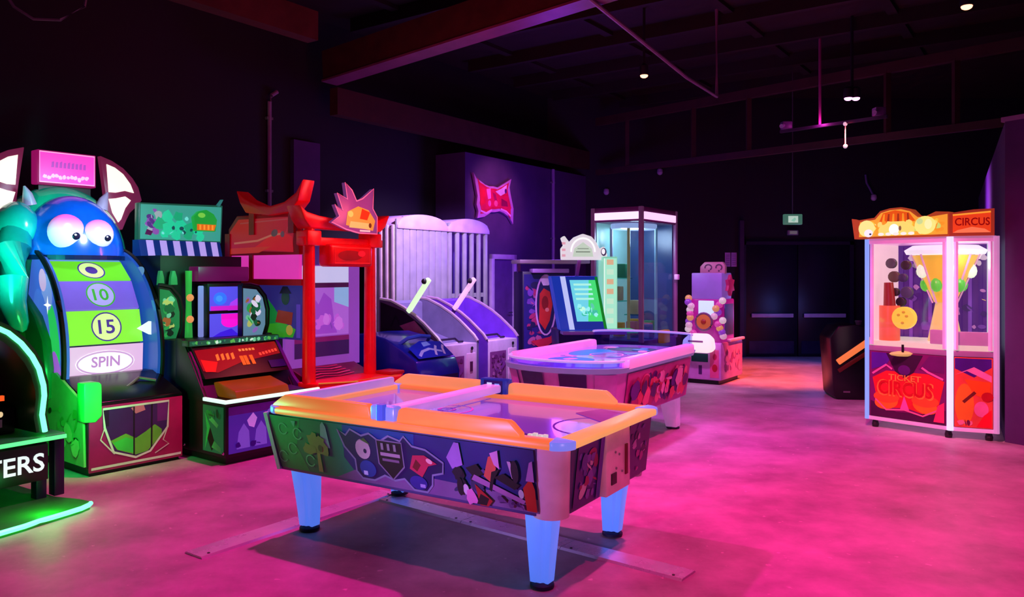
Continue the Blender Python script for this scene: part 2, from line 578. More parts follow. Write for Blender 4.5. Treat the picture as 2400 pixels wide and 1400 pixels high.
# ------------------------------------------------------------------ the near air hockey table
def hockey_side_art(tb):
    # long front side, tapered inward toward the floor
    tilt = Vector((0, .07, -.34)).normalized()
    A = Art((0, -.622, .735), X, -tilt, lift=.004)
    blue, dk, teal = P(26, 52, 130), P(22, 14, 58), P(12, 112, 100)
    A.rect(-1.0, .86, -.335, 0, P(34, 30, 100))
    A.poly([(-1.0, -.335), (-.30, -.335), (-.42, -.2), (-.40, 0), (-1.0, 0)], P(10, 120, 92))
    A.poly([(-1.0, -.335), (-.72, -.335), (-.80, -.18), (-.74, 0), (-1.0, 0)], P(14, 158, 84))  # left end of the print greened to paint in the neon's light
    A.poly([(-.40, 0), (-.42, -.14), (.10, -.14), (.12, 0)], P(22, 62, 128))
    A.poly([(-.50, -.335), (.86, -.335), (.86, -.26), (.2, -.24), (-.35, -.27)], P(112, 78, 128))
    rng = random.Random(4)
    for x, y in ((-.9, -.08), (-.84, -.2), (-.93, -.26), (-.78, -.1), (-.7, -.26)):
        A.line(arc((x, y), .035, .035, 20, 330, 10), .008, P(90, 200, 150))
    A.poly([(-.60, -.16), (-.575, -.02), (-.555, 0), (-.535, -.03), (-.52, -.16)], P(130, 175, 185))
    A.poly([(-.82, -.02), (-.80, -.06), (-.78, -.02)], P(90, 190, 170))
    # tree
    A.poly([(-.64, -.32), (-.605, -.32), (-.61, -.2), (-.635, -.2)], P(150, 150, 90))
    for dx, dy, r in ((0, 0, .075), (-.06, -.03, .05), (.055, -.02, .055), (-.02, .035, .05), (.03, .03, .05)):
        A.blob(-.63 + dx, -.155 + dy, r, P(128, 140, 78), rng, 12, .8)
    A.ell(-.60, -.17, .018, .022, P(70, 80, 40))
    # winged badge with outline
    out = [(-.44, -.03), (-.38, -.06), (-.34, -.02), (-.26, -.05), (-.2, -.03), (-.13, -.07), (-.06, -.03), (.02, -.05), (.05, -.02), (.1, -.07), (.19, -.08),
           (.30, -.14), (.29, -.2), (.22, -.22), (.21, -.28), (.17, -.325), (.08, -.325), (.02, -.27), (-.05, -.29), (-.12, -.27), (-.2, -.31), (-.29, -.31),
           (-.33, -.27), (-.33, -.2), (-.4, -.13)]
    A.poly(out, P(18, 16, 66))
    A.line(out, .012, P(120, 112, 150), closed=True)
    A.ell(-.26, -.13, .055, .06, P(176, 150, 160))
    A.poly([(-.33, -.1), (-.24, -.06), (-.2, -.1), (-.27, -.075)], P(60, 96, 40))
    A.ell(-.245, -.14, .012, .014, dk)
    A.ell(-.24, -.245, .06, .05, blue)
    A.rect(-.275, -.245, -.285, -.26, P(190, 185, 225))
    sh = [(-.15, -.06), (.03, -.06), (.03, -.2), (-.06, -.285), (-.15, -.2)]
    A.poly(sh, P(14, 10, 20))
    A.line(sh, .01, P(110, 95, 125), closed=True)
    A.rect(-.13, .01, -.15, -.13, P(150, 120, 140))
    A.rect(-.12, 0, -.18, -.165, P(110, 80, 110))
    for x in (-.12, -.075, -.03):
        A.rect(x, x + .018, -.115, -.075, P(120, 110, 120))
    A.poly([(.07, -.2), (.1, -.12), (.18, -.11), (.26, -.15), (.2, -.17), (.15, -.24)], P(170, 24, 66))
    A.poly([(.09, -.19), (.12, -.14), (.15, -.17), (.12, -.21)], P(96, 8, 22))
    A.ell(.21, -.14, .022, .014, P(220, 150, 160), rot=-20)
    A.ell(.12, -.275, .06, .04, P(40, 28, 120))
    A.rect(.13, .165, -.3, -.28, P(150, 130, 190))
    # machinery scene on the right
    A.poly([(.33, -.1), (.39, -.01), (.42, -.01), (.43, -.13), (.36, -.16)], P(150, 100, 180))
    A.busy(.34, .62, -.3, -.12, [P(44, 40, 80), P(20, 14, 30), P(70, 46, 110)], 12, 3, .02, .04)
    A.poly([(.45, -.14), (.52, -.11), (.56, -.16), (.5, -.19)], P(12, 8, 16))
    A.poly([(.48, -.2), (.78, -.29), (.8, -.27), (.5, -.17)], P(150, 90, 150))
    A.poly([(.62, -.17), (.74, -.22), (.77, -.19), (.68, -.14)], P(8, 6, 12))
    A.poly([(.56, -.17), (.60, -.06), (.63, -.05), (.64, -.12), (.6, -.2)], P(190, 70, 60))
    A.poly([(.61, -.04), (.66, -.02), (.66, -.12), (.63, -.1)], P(190, 120, 180))
    A.poly([(.585, -.24), (.61, -.14), (.66, -.12), (.62, -.18), (.6, -.25)], P(10, 4, 12))
    A.poly([(.71, -.07), (.73, -.07), (.745, -.16), (.73, -.16)], P(180, 140, 180))
    A.ell(.75, -.12, .022, .06, P(24, 10, 30))
    A.ell(.775, -.235, .016, .024, P(170, 160, 180))
    A.poly([(.80, -.32), (.79, -.2), (.84, -.14), (.858, -.2), (.858, -.32)], P(170, 30, 16))
    A.poly([(.81, -.16), (.84, -.06), (.858, -.05), (.858, -.16)], P(160, 100, 170))
    A.ell(.44, -.26, .018, .03, P(190, 160, 190))
    A.ell(.405, -.25, .02, .05, P(20, 10, 24))
    A.blob(.47, -.3, .045, P(200, 100, 170), rng)
    A.poly([(.5, -.22), (.6, -.3), (.57, -.335), (.52, -.335)], P(150, 20, 26))
    A.poly([(.53, -.27), (.58, -.29), (.56, -.33), (.5, -.33)], P(18, 6, 10))
    A.busy(.62, .8, -.33, -.25, [P(90, 50, 110), P(60, 20, 80), P(120, 70, 130)], 10, 8, .012, .025)
    return A.build('side_artwork', tb)


ORANGE = mat((255, 132, 68), rough=.35, em=.6, base=.6)  # emission on rails and legs stands in for their blacklight glow
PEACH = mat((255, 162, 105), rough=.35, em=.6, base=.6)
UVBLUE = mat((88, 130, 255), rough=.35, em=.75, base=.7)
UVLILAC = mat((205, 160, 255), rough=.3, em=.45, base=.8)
tb = thing('air_hockey_table', 'air hockey table with orange rails and glowing blue legs', 'game table', (-.304, 4.80, 0), -31.5)
def body_ring(x0, x1, y0, y1, c, z):
    return [(x0, y0, z), (x1 - c, y0, z), (x1, y0 + c, z), (x1, y1 - c * .4, z), (x1 - c * .4, y1, z), (x0, y1, z)]


obj('body', MB().loft([body_ring(-.985, .96, -.55, .55, .13, .385), body_ring(-1.03, 1.0, -.615, .615, .13, .745)]), mat((70, 60, 110), rough=.4), tb, bevel=.008)
hockey_side_art(tb)
# corner posts at the coin end
for (bx_, by_, br, tx_, ty_, tr_, c_) in ((.868, -.458, .094, .904, -.519, .098, (225, 180, 205)), (.912, .502, .05, .952, .567, .05, (205, 160, 200))):
    mb = MB().loft([[(bx_ + br * a_, by_ + br * b_, .375) for a_, b_ in arc((0, 0), 1, 1, 0, 345, 23)], [(tx_ + tr_ * a_, ty_ + tr_ * b_, .755) for a_, b_ in arc((0, 0), 1, 1, 0, 345, 23)]])
    obj('corner_post', mb, mat(c_, rough=.35), tb, smooth=True)
obj('edge_strip', MB().bar((-.985, -.555, .39), (-1.035, -.622, .745), .03, .02), mat((190, 210, 240)), tb)
# coin end
tl = Vector((-.04, 0, -.36)).normalized()
A = Art((1.003, 0, .74), Y, -tl, lift=.004)
A2 = Art((1.003, 0, .74), Y, -tl, lift=.004)
A.rect(-.42, -.12, -.34, 0, P(56, 36, 120))
A.busy(-.41, -.15, -.33, -.01, [P(190, 110, 190), P(110, 70, 170), P(150, 30, 80), P(70, 60, 150), P(210, 160, 190)], 26, 5, .015, .05)
A.rect(-.17, -.12, -.34, 0, P(60, 40, 150))
A2.rect(.24, .56, -.34, 0, P(80, 40, 120))
A2.busy(.25, .55, -.33, -.01, [P(170, 60, 150), P(90, 50, 160), P(200, 130, 200), P(60, 30, 90)], 22, 6, .015, .04)
A.build('end_artwork', tb)
A2.build('end_artwork', tb)
cd_ = obj('coin_door', MB().prism([(-.1, .735), (.22, .735), (.22, .395), (-.1, .395)], 'yz', .955, 1.012), mat((238, 190, 205), rough=.35), tb, bevel=.008)
obj('coin_slot', MB().box(1.008, 1.02, .14, .175, .47, .64), mat((110, 20, 30)), cd_, bevel=.004)
obj('return_cup', MB().box(1.008, 1.018, -.045, .02, .45, .51), BLACK, cd_)
for y, z in ((.01, .62), (.06, .6), (.02, .53), (.1, .5)):
    obj('screw', MB().tube([(1.008, y, z), (1.018, y, z)], .007), GREY, cd_)
# rim, bed, rails
LX, LY = 1.05, .63
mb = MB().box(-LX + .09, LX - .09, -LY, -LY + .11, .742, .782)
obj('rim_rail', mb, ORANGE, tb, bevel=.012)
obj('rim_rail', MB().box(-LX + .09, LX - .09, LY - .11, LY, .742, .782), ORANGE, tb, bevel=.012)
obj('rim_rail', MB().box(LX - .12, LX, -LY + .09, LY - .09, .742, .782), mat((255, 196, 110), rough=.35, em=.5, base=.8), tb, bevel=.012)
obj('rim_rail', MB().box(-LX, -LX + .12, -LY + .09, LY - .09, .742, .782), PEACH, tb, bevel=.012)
for sx in (-1, 1):
    for sy in (-1, 1):
        c = (sx * (LX - .1), sy * (LY - .1))
        a0 = {(-1, -1): 180, (1, -1): 270, (1, 1): 0, (-1, 1): 90}[(sx, sy)]
        pts = [(c[0] - sx * .03, c[1] - sy * .03)] + arc(c, .1, .1, a0, a0 + 90, 8)
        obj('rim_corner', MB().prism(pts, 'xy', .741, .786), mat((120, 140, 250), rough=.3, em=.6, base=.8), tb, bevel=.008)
bed = obj('playing_bed', MB().box(-LX + .1, LX - .1, -LY + .1, LY - .1, .735, .752), mat((150, 84, 235), rough=.14, coat=.5, em=.34, base=.5), tb)  # bed emission imitates a blacklight glow
A = Art((0, 0, .752), X, Y, lift=.001)
A.line(arc((-.117, 0), .16, .16, 0, 360, 28), .012, P(230, 200, 250))
A.rect(-.123, -.111, -.5, .5, P(230, 180, 240))
A.line(arc((.93, 0), .26, .26, 95, 265, 16), .012, P(90, 40, 200))
A.poly([(.45, -.5), (.80, -.5), (.74, -.38), (.42, -.38)], P(44, 20, 150))
A.poly([(.62, .3), (.9, .1), (.92, .42), (.7, .5)], P(120, 170, 190))
A.line(arc((-.117, 0), .05, .05, 0, 360, 14), .02, P(250, 120, 230))
A.build('bed_markings', tb)
# white maker's mark on the bed near the corner post end
mk = MB()
for i, (dx, h) in enumerate(((0, .03), (.03, .05), (.06, .035), (.09, .045))):
    mk.box(.72 + dx, .742 + dx, -.44, -.42, .752, .757 + h * .35)
obj('corner_stud', mk, mat((250, 250, 250), em=.5), tb)


def guard(x0, x1, y, ch0, ch1, name, m):
    z0, z1 = .778, .858
    ch0, ch1 = ch0 * .8, ch1 * .8
    pts = [(x0, z0), (x1, z0), (x1, z0 + .02), (x1 - ch1, z1 - .01), (x1 - ch1 - .02, z1), (x0 + ch0 + .02, z1), (x0 + ch0, z1 - .01), (x0, z0 + .02)]
    return obj(name, MB().prism(pts, 'xz', y - .025, y + .025), m, tb, bevel=.006)


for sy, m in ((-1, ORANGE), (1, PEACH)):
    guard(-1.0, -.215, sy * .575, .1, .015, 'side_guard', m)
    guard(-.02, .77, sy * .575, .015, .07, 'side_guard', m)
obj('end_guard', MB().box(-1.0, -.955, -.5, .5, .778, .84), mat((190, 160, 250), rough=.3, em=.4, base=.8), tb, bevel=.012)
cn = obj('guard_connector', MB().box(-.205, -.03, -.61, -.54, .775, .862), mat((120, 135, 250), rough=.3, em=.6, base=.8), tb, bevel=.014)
obj('connector_cap', MB().tube([(-.117, -.614, .785), (-.117, -.614, .872)], .028, 10), mat((70, 90, 235), em=.6), cn)
sb = obj('scoreboard', MB().box(-.225, -.01, .53, .60, .765, .88), mat((40, 60, 190), rough=.3, em=.35), tb, bevel=.008)
A = Art((-.117, .53, .825), X, Z)
A.rect(-.075, .075, -.045, .045, P(20, 30, 120))
A.rect(-.05, -.01, -.025, .03, E(190, 200, 255))
A.rect(.012, .05, -.03, .025, E(120, 150, 255))
A.build('score_display', sb)
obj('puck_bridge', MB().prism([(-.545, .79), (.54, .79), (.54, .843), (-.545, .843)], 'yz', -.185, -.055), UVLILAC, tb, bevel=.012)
for x, y in ((-.86, -.44), (.82, -.46), (.80, .46), (-.86, .44)):
    sx, sy = (1 if x > 0 else -1), (1 if y > 0 else -1)
    def ring(cx, cy, r, z):
        return [(cx + r * px_, cy + r * .8 * py_, z) for px_, py_ in ((-1, -1), (.25, -1), (.4, -.7), (1, -.7), (1, 1), (-1, 1))]
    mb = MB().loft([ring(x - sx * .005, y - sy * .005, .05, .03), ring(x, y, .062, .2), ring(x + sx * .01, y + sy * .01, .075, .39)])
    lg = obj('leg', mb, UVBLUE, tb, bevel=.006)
    obj('foot', MB().lathe([(.045, 0), (.062, .006), (.062, .02), (.04, .035)], (x - sx * .005, y - sy * .005, .0122 if (sx < 0 and sy > 0) else 0), 14), RUBBER, lg, smooth=True)

# ------------------------------------------------------------------ the oval air hockey table behind it
t2 = thing('air_hockey_table', 'air hockey table with pink side rails and rounded clear ends', 'game table', (.92, 7.62, 0), 58)
PINKR = mat((255, 150, 235), rough=.3, em=.45, base=.8)  # oval table's rails, legs and bed emit in place of blacklight glow
HL, HW = .98, .56


def capsule(hl, hw, bulge, n=10):
    return arc((hl, 0), bulge, hw, -90, 90, n) + arc((-hl, 0), bulge, hw, 90, 270, n)


o1, o2 = capsule(.78, .50, .22), capsule(.82, .56, .30)
obj('body', MB().loft([[(x, y, .34) for x, y in o1], [(x, y, .76) for x, y in o2]]), mat((215, 185, 235), rough=.35), t2, smooth=True)
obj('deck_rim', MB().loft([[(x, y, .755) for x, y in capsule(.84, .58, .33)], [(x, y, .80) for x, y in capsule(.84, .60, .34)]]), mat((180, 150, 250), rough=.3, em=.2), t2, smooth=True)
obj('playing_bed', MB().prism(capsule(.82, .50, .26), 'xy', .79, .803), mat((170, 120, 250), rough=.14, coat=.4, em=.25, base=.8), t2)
A = Art((0, 0, .803), X, Y, lift=.001)
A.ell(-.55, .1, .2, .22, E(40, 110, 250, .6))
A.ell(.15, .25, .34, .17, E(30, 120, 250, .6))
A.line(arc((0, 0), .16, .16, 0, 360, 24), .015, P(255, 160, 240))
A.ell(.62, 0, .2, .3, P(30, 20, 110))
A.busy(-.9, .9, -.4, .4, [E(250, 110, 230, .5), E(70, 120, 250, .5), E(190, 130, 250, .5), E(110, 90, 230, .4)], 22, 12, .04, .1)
A.build('bed_markings', t2)
for sy in (-1, 1):
    obj('side_rail', MB().prism([(-.84, .78), (.84, .78), (.82, .875), (-.80, .875)], 'xz', sy * .55 - .05, sy * .55 + .05), PINKR, t2, bevel=.018)
for sx in (-1, 1):
    hg = .955 if sx > 0 else .85
    lo = arc((sx * .84, 0), .30, .56, -88 if sx > 0 else 92, 88 if sx > 0 else 268, 14)
    mb = MB()
    li = [(sx * .84 + (x - sx * .84) * .97, y * .97) for x, y in lo]
    n_ = len(lo)
    vs = [(x, y, .80) for x, y in lo] + [(x, y, hg) for x, y in lo] + [(x, y, .80) for x, y in li] + [(x, y, hg) for x, y in li]
    fs = []
    for i in range(n_ - 1):
        fs += [(i, i + 1, n_ + i + 1, n_ + i), (2 * n_ + i, 2 * n_ + i + 1, 3 * n_ + i + 1, 3 * n_ + i), (n_ + i, n_ + i + 1, 3 * n_ + i + 1, 3 * n_ + i)]
    mb.add(vs, fs)
    eg = obj('clear_end_guard', mb, glass((200, 200, 255)), t2, smooth=True)
    obj('guard_edge', MB().tube([(x, y, hg + .004) for x, y in lo], .013, 6), mat((190, 180, 255), rough=.3, em=.45, base=.7), eg, smooth=True)
A = Art((0, -.562, .75), X, Vector((0, -.06, .42)), lift=.01)
A.rect(-.78, .80, -.40, -.01, P(200, 90, 170))
A.busy(-.77, .78, -.39, -.02, [P(110, 30, 120), P(230, 90, 110), P(245, 190, 215), P(180, 40, 110), P(90, 30, 150), P(240, 130, 150), P(70, 30, 110), P(250, 200, 225), P(245, 150, 190)], 110, 21, .04, .10)
A.build('side_artwork', t2)
# panels round the near end
for a0, a1, c in ((188, 214, (40, 60, 110)), (222, 250, (205, 170, 230)), (146, 172, (46, 90, 120)), (110, 138, (205, 170, 230))):
    lo = arc((-.82, 0), .312, .572, a0, a1, 6)
    li = arc((-.79, 0), .25, .525, a0, a1, 6)
    n_ = len(lo)
    vs = [(x * .998, y * .99, .44) for x, y in li] + [(x, y, .745) for x, y in lo]
    obj('end_panel', MB().add(vs, [(i, i + 1, n_ + i + 1, n_ + i) for i in range(n_ - 1)]), P(*c), t2, smooth=True)
for x, y in ((-.74, -.36), (.74, -.36), (.74, .36), (-.74, .36)):
    sx, sy = (1 if x > 0 else -1), (1 if y > 0 else -1)
    mb = MB().loft([[(x + sx * .03 + a * .06, y + sy * .03 + b * .06, .02) for a, b in ((-1, -1), (1, -1), (1, 1), (-1, 1))],
                    [(x + a * .09, y + b * .09, .36) for a, b in ((-1, -1), (1, -1), (1, 1), (-1, 1))]])
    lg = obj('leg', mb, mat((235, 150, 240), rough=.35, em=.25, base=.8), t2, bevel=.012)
    obj('foot', MB().lathe([(.06, 0), (.07, .01), (.05, .025)], (x + sx * .03, y + sy * .03, 0), 12), RUBBER, lg)

# ------------------------------------------------------------------ giant wheel game with a monster head
wg = thing('wheel_game', 'giant prize wheel game under a blue googly-eyed monster head with white wings', 'arcade game', (-3.07, 6.42, 0), 52)
obj('plinth', MB().box(-.37, .37, .03, 1.5, 0, .07), BLACK, wg)
cb = obj('cabinet', MB().box(-.395, .395, .012, 1.55, .06, .545), mat((20, 14, 26), rough=.4), wg, bevel=.008)
fp = obj('front_panel', MB().box(-.385, .385, -.006, .014, .03, .545), mat((196, 16, 108), rough=.4), wg, bevel=.004)
A = Art((0, -.006, 0), X, Z)
A.line([(-.37, .06), (.37, .06)], .02, P(235, 200, 225))
shield = [(-.281, .52), (.26, .52), (.25, .303), (.10, .125), (-.02, .095), (-.198, .166), (-.268, .37)]
A.poly(shield, P(70, 20, 104))
A.poly([(-.22, .26), (-.1, .3), (-.02, .25), (.06, .29), (.14, .34), (.2, .29), (.20, .245), (.08, .13), (-.02, .115), (-.17, .18)], P(112, 150, 62))
A.poly([(-.2, .24), (-.1, .27), (-.03, .24), (-.03, .13), (-.16, .18)], P(60, 176, 80))
A.rect(-.28, -.235, .38, .52, P(40, 10, 60))
A.rect(.16, .25, .36, .515, P(120, 20, 130))
A.poly([(-.06, .5), (.04, .53), (.06, .47), (-.02, .45)], P(230, 90, 150))
A.line([(-.035, .52), (-.035, .1)], .012, P(24, 10, 30))
A.line([(.115, .52), (.11, .15)], .012, P(24, 10, 30))
A.line(shield, .018, P(235, 190, 225), closed=True)
for p_ in ([(-.268, .37), (-.3, .28), (-.19, .15)], [(.25, .3), (.21, .2), (.26, .16), (.14, .1)]):
    A.line(p_, .01, P(230, 170, 210))
A.build('panel_artwork', fp)
dk = obj('control_deck', MB().prism([(0, .545), (0, .575), (.46, .735), (.6, .735), (.6, .545)], 'yz', -.385, .385), mat((16, 10, 22), rough=.25), wg, bevel=.006)
obj('lever', MB().tube([(.02, .22, .64), (.16, .30, .70), (.28, .24, .67)], .013, 8), mat((120, 110, 130), rough=.3), dk, smooth=True)
obj('side_panel', MB().prism([(.02, .08), (.9, .08), (.9, .72), (.55, .78), (.05, .58)], 'yz', -.412, -.392), mat((120, 190, 120), rough=.4), wg)
A = Art((-.412, 0, 0), NY, Z)
A.busy(-.85, -.03, .1, .56, [P(60, 170, 70), P(20, 70, 30), P(170, 230, 150), P(90, 200, 100)], 26, 9, .03, .08)
A.build('side_artwork', wg)
obj('side_pod', MB().prism([(-.425, .43), (-.33, .42), (-.285, .47), (-.285, .72), (-.31, .74), (-.425, .74)], 'xz', -.012, .12), mat((60, 225, 110), rough=.3), wg, bevel=.015)

# the wheel: an upright drum of twenty-degree segments
RC, RY, RZ, RX = (1.27, .88), .72, .9, .325
cols = [(248, 190, 248), (150, 250, 70), (128, 96, 232), (120, 240, 50), (110, 160, 250), (240, 120, 220)]
flat = lambda y_: y_ if y_ < RC[0] else RC[0] + (y_ - RC[0]) * .5
wheel = obj('wheel', MB().prism([(flat(RC[0] + .96 * RY * math.cos(RAD(t))), RC[1] + .96 * RZ * math.sin(RAD(t))) for t in range(0, 360, 10)], 'yz', -RX + .01, RX - .01), mat((60, 50, 110)), wg, smooth=True)
names = ['SPIN', '15', '10']
for k in range(18):
    a0 = 180 + 13.5 - 20 * k
    a1 = a0 - 20
    if math.sin(RAD((a0 + a1) / 2)) * RZ + RC[1] < .5:
        continue
    p_ = [(flat(RC[0] + RY * math.cos(RAD(a))), RC[1] + RZ * math.sin(RAD(a))) for a in (a0 - .5, a1 + .5)]
    q_ = [(flat(RC[0] + .95 * RY * math.cos(RAD(a))), RC[1] + .95 * RZ * math.sin(RAD(a))) for a in (a0 - .5, a1 + .5)]
    c = cols[k % 6] if k else cols[0]
    sg = obj('wheel_segment', MB().prism(p_ + q_[::-1], 'yz', -RX, RX), E(*c, .8), wheel)
    if k < 6:
        mid = ((p_[0][0] + p_[1][0]) / 2, (p_[0][1] + p_[1][1]) / 2)
        ey = Vector((0, p_[1][0] - p_[0][0], p_[1][1] - p_[0][1]))
        A = Art((0, mid[0], mid[1]), X, ey, lift=.004)
        L = ey.length / 2
        if k == 0:
            A.ell(0, 0, .25, L * .72, E(252, 240, 252))
            A.line(arc((0, 0), .235, L * .64, 0, 360, 30), .014, E(205, 150, 215))
            A.text('SPIN', 0, .01, .24, L * .62, E(190, 130, 205))
        else:
            dark = E(70, 190, 60, .7) if k % 2 == 0 else E(90, 60, 170, .7)
            A.ell(.02, 0, L * .80, L * .80, E(220, 250, 160) if k % 2 else E(170, 160, 240))
            A.line(arc((.02, 0), L * .84, L * .84, 0, 360, 26), .012, dark)
            if k == 1:
                A.text('15', .02, 0, L * .95, L * .85, dark)
            elif k == 2:
                A.text('10', .02, 0, L * .95, L * .85, dark)
            else:
                A.ell(.02, 0, L * .4, L * .4, dark)
        A.build('segment_print', sg)


def side_ring(x0, x1, ry, rz, zmin):
    pts = [(flat(RC[0] - ry * math.cos(RAD(t))), RC[1] + rz * math.sin(RAD(t))) for t in range(-90, 271, 6)]
    return [(y, max(z, zmin)) for y, z in pts]


ld = obj('wheel_side_disc', MB().prism(side_ring(0, 0, .84, .97, .55), 'yz', -.385, -.345), E(70, 115, 235, .6), wg)
A = Art((-.385, RC[0], RC[1]), NY, Z)
for (x, z, rx, rz, c) in ((.62, .22, .1, .3, (50, 230, 110)), (.5, .56, .1, .16, (140, 170, 255)), (.70, -.12, .08, .2, (185, 100, 245)), (.4, .3, .14, .3, (80, 130, 245)), (.48, -.1, .12, .18, (40, 100, 225)), (.42, .66, .07, .1, (240, 190, 250))):
    A.ell(x, z, rx, rz, E(*c, .6), rot=20)
A.poly(star(.52, .45, .08, .02, 4), E(255, 255, 255))
A.build('disc_print', ld)
edge = [(-.39, RC[0] - .84 * math.cos(RAD(t)), RC[1] + .97 * math.sin(RAD(t))) for t in range(-18, 100, 6)]
obj('disc_edge', MB().tube(edge, .022, 6), BLACK, ld, smooth=True)
rd = obj('wheel_side_disc', MB().prism(side_ring(0, 0, .90, .95, .55), 'yz', .365, .405), E(40, 95, 210, .5), wg)
A = Art((.365, RC[0], RC[1]), Y, Z)
for (x, z, rx, rz, c) in ((-.70, .25, .12, .2, (40, 200, 90)), (-.6, .5, .12, .14, (60, 120, 240)), (-.74, .02, .1, .12, (30, 160, 200)), (-.72, -.14, .13, .07, (200, 80, 220)), (-.52, .42, .08, .2, (30, 170, 110)), (-.5, .70, .16, .06, (100, 140, 220)), (-.72, -.22, .1, .06, (60, 100, 240)), (-.64, .36, .03, .03, (250, 150, 90))):
    A.ell(x, z, rx, rz, E(*c, .6), rot=-20)
A.build('disc_print', rd)
edge = [(.41, RC[0] - .90 * math.cos(RAD(t)), RC[1] + .95 * math.sin(RAD(t))) for t in range(-18, 100, 6)]
obj('disc_edge', MB().tube(edge, .02, 6), BLACK, rd, smooth=True)
inner = [(-.335, RC[0] - .745 * math.cos(RAD(t)), RC[1] + .92 * math.sin(RAD(t))) for t in range(-16, 96, 6)]
obj('wheel_edge', MB().tube(inner, .02, 6), BLACK, wg, smooth=True)
obj('pointer', MB().add([(.25, .47, 1.108), (.40, .49, 1.185), (.40, .49, 1.03), (.25, .52, 1.108), (.40, .54, 1.185), (.40, .54, 1.03)], [(0, 1, 2), (3, 5, 4), (0, 3, 4, 1), (1, 4, 5, 2), (2, 5, 3, 0)]), E(235, 250, 255), wg)
# body of the monster: sides, arms, head
bodp = [(1.04, 1.76), (1.12, 1.42), (.82, 1.24), (.66, 1.04), (.60, .81), (.62, .55), (1.6, .55), (1.6, 1.8)]
bs = obj('monster_side', MB().prism(bodp, 'yz', -.47, -.39), mat((16, 110, 70), rough=.3), wg, bevel=.02)
A = Art((-.47, 0, 0), NY, Z)
A.busy(-1.55, -.9, .6, 1.3, [P(40, 190, 80), P(14, 80, 60), P(20, 60, 110), P(60, 210, 90)], 14, 2, .06, .14)
A.build('side_artwork', bs)
TEAL = mat((20, 190, 190), rough=.22, coat=.6)
obj('monster_arm', MB().tube([(-.50, 1.1, 1.95), (-.56, .98, 1.8), (-.61, .88, 1.55), (-.62, .84, 1.35), (-.58, .8, 1.17), (-.55, .78, 1.12)], [.12, .13, .12, .10, .07, .02], 14), TEAL, wg, smooth=True)
obj('monster_shoulder', MB().ell((-.47, 1.18, 1.98), (.17, .22, .24)), TEAL, wg, smooth=True)
hd = obj('monster_head', MB().ell((-.05, 1.36, 1.70), (.60, .34, .70), 28, 10, 0, 90), mat((20, 200, 150), rough=.18, coat=.8), wg, smooth=True)
fc = obj('monster_face', MB().ell((-.03, 1.16, 1.74), (.44, .40, .56), 30, 12, 0, 90), mat((12, 100, 235), rough=.22, coat=.6), wg, smooth=True)
obj('chin_band', MB().prism(arc((-.03, 1.16), .445, .41, 180, 360, 20), 'xy', 1.715, 1.755), mat((8, 30, 80), rough=.3), fc)


def eye_mat():
    m = bpy.data.materials.new('pink_topped_eye')
    m.use_nodes = True
    nt = m.node_tree
    b_ = nt.nodes['Principled BSDF']
    tc = nt.nodes.new('ShaderNodeTexCoord')
    sx_ = nt.nodes.new('ShaderNodeSeparateXYZ')
    nt.links.new(tc.outputs['Object'], sx_.inputs[0])
    mr = nt.nodes.new('ShaderNodeMapRange')
    mr.inputs[1].default_value, mr.inputs[2].default_value = 1.90, 2.08
    nt.links.new(sx_.outputs['Z'], mr.inputs[0])
    rp = nt.nodes.new('ShaderNodeValToRGB')
    rp.color_ramp.elements[0].color = lin((222, 228, 248)) + (1,)
    rp.color_ramp.elements[1].color = lin((232, 96, 190)) + (1,)
    nt.links.new(mr.outputs[0], rp.inputs[0])
    nt.links.new(rp.outputs[0], b_.inputs['Base Color'])
    nt.links.new(rp.outputs[0], b_.inputs['Emission Color'])
    b_.inputs['Emission Strength'].default_value = .45
    b_.inputs['Roughness'].default_value = .2
    return m


EYE = eye_mat()


def eye(x, z, r):
    yb = 1.16 - .40 * math.sqrt(max(.05, 1 - ((x + .03) / .44) ** 2 - ((z - 1.74) / .56) ** 2))
    e_ = obj('eye', MB().ell((x, yb + .02, z), (r, .075, r * 1.0), 24, 14), EYE, fc, smooth=True)
    obj('pupil', MB().ell((x + .05, yb - .042, z - .035), (r * .25, .02, r * .22), 12, 8), mat((20, 30, 60), rough=.2), e_, smooth=True)
    obj('eye_glint', MB().ell((x + .04, yb - .062, z - .025), (r * .07, .008, r * .06), 8, 5), E(240, 240, 255), e_)


eye(-.20, 1.955, .155)
eye(.055, 1.945, .13)
for x, dx in ((-.36, -.05), (.25, .05)):
    obj('horn', MB().tube([(x, 1.2, 2.2), (x + dx * .4, 1.19, 2.29), (x + dx, 1.18, 2.36)], [.06, .04, .008], 10), mat((200, 190, 225), rough=.3), hd, smooth=True)
obj('neck_brace', MB().box(-.25, .2, 1.3, 1.4, 2.2, 2.45), BLACK, wg)
sgn = obj('marquee', MB().box(-.29, .215, 1.22, 1.36, 2.395, 2.70), E(176, 20, 110, .6), wg, bevel=.01)
A = Art((-.037, 1.22, 2.55), X, Z)
A.rect(-.235, .235, -.135, .135, E(250, 70, 205))
A.line([(-.235, -.135), (.235, -.135), (.235, .135), (-.235, .135)], .012, E(255, 170, 225), closed=True)
rng = random.Random(7)
for i in range(9):
    x = -.14 + i * .034
    A.poly([(x, .0), (x + .024, .0), (x + .026, .05 + rng.uniform(0, .02)), (x + .004, .05)], E(180, 70, 190))
for i in range(12):
    x = -.19 + i * .032
    A.blob(x, -.085 + rng.uniform(-.012, .012), .02, E(255, 190, 240), rng)
A.build('marquee_print', sgn)
wing = [(.289, 2.716), (.40, 2.68), (.51, 2.618), (.60, 2.53), (.657, 2.443), (.691, 2.319), (.636, 2.252), (.575, 2.19), (.54, 2.12), (.50, 2.02), (.455, 2.02), (.40, 2.1), (.355, 2.2), (.33, 2.414)]
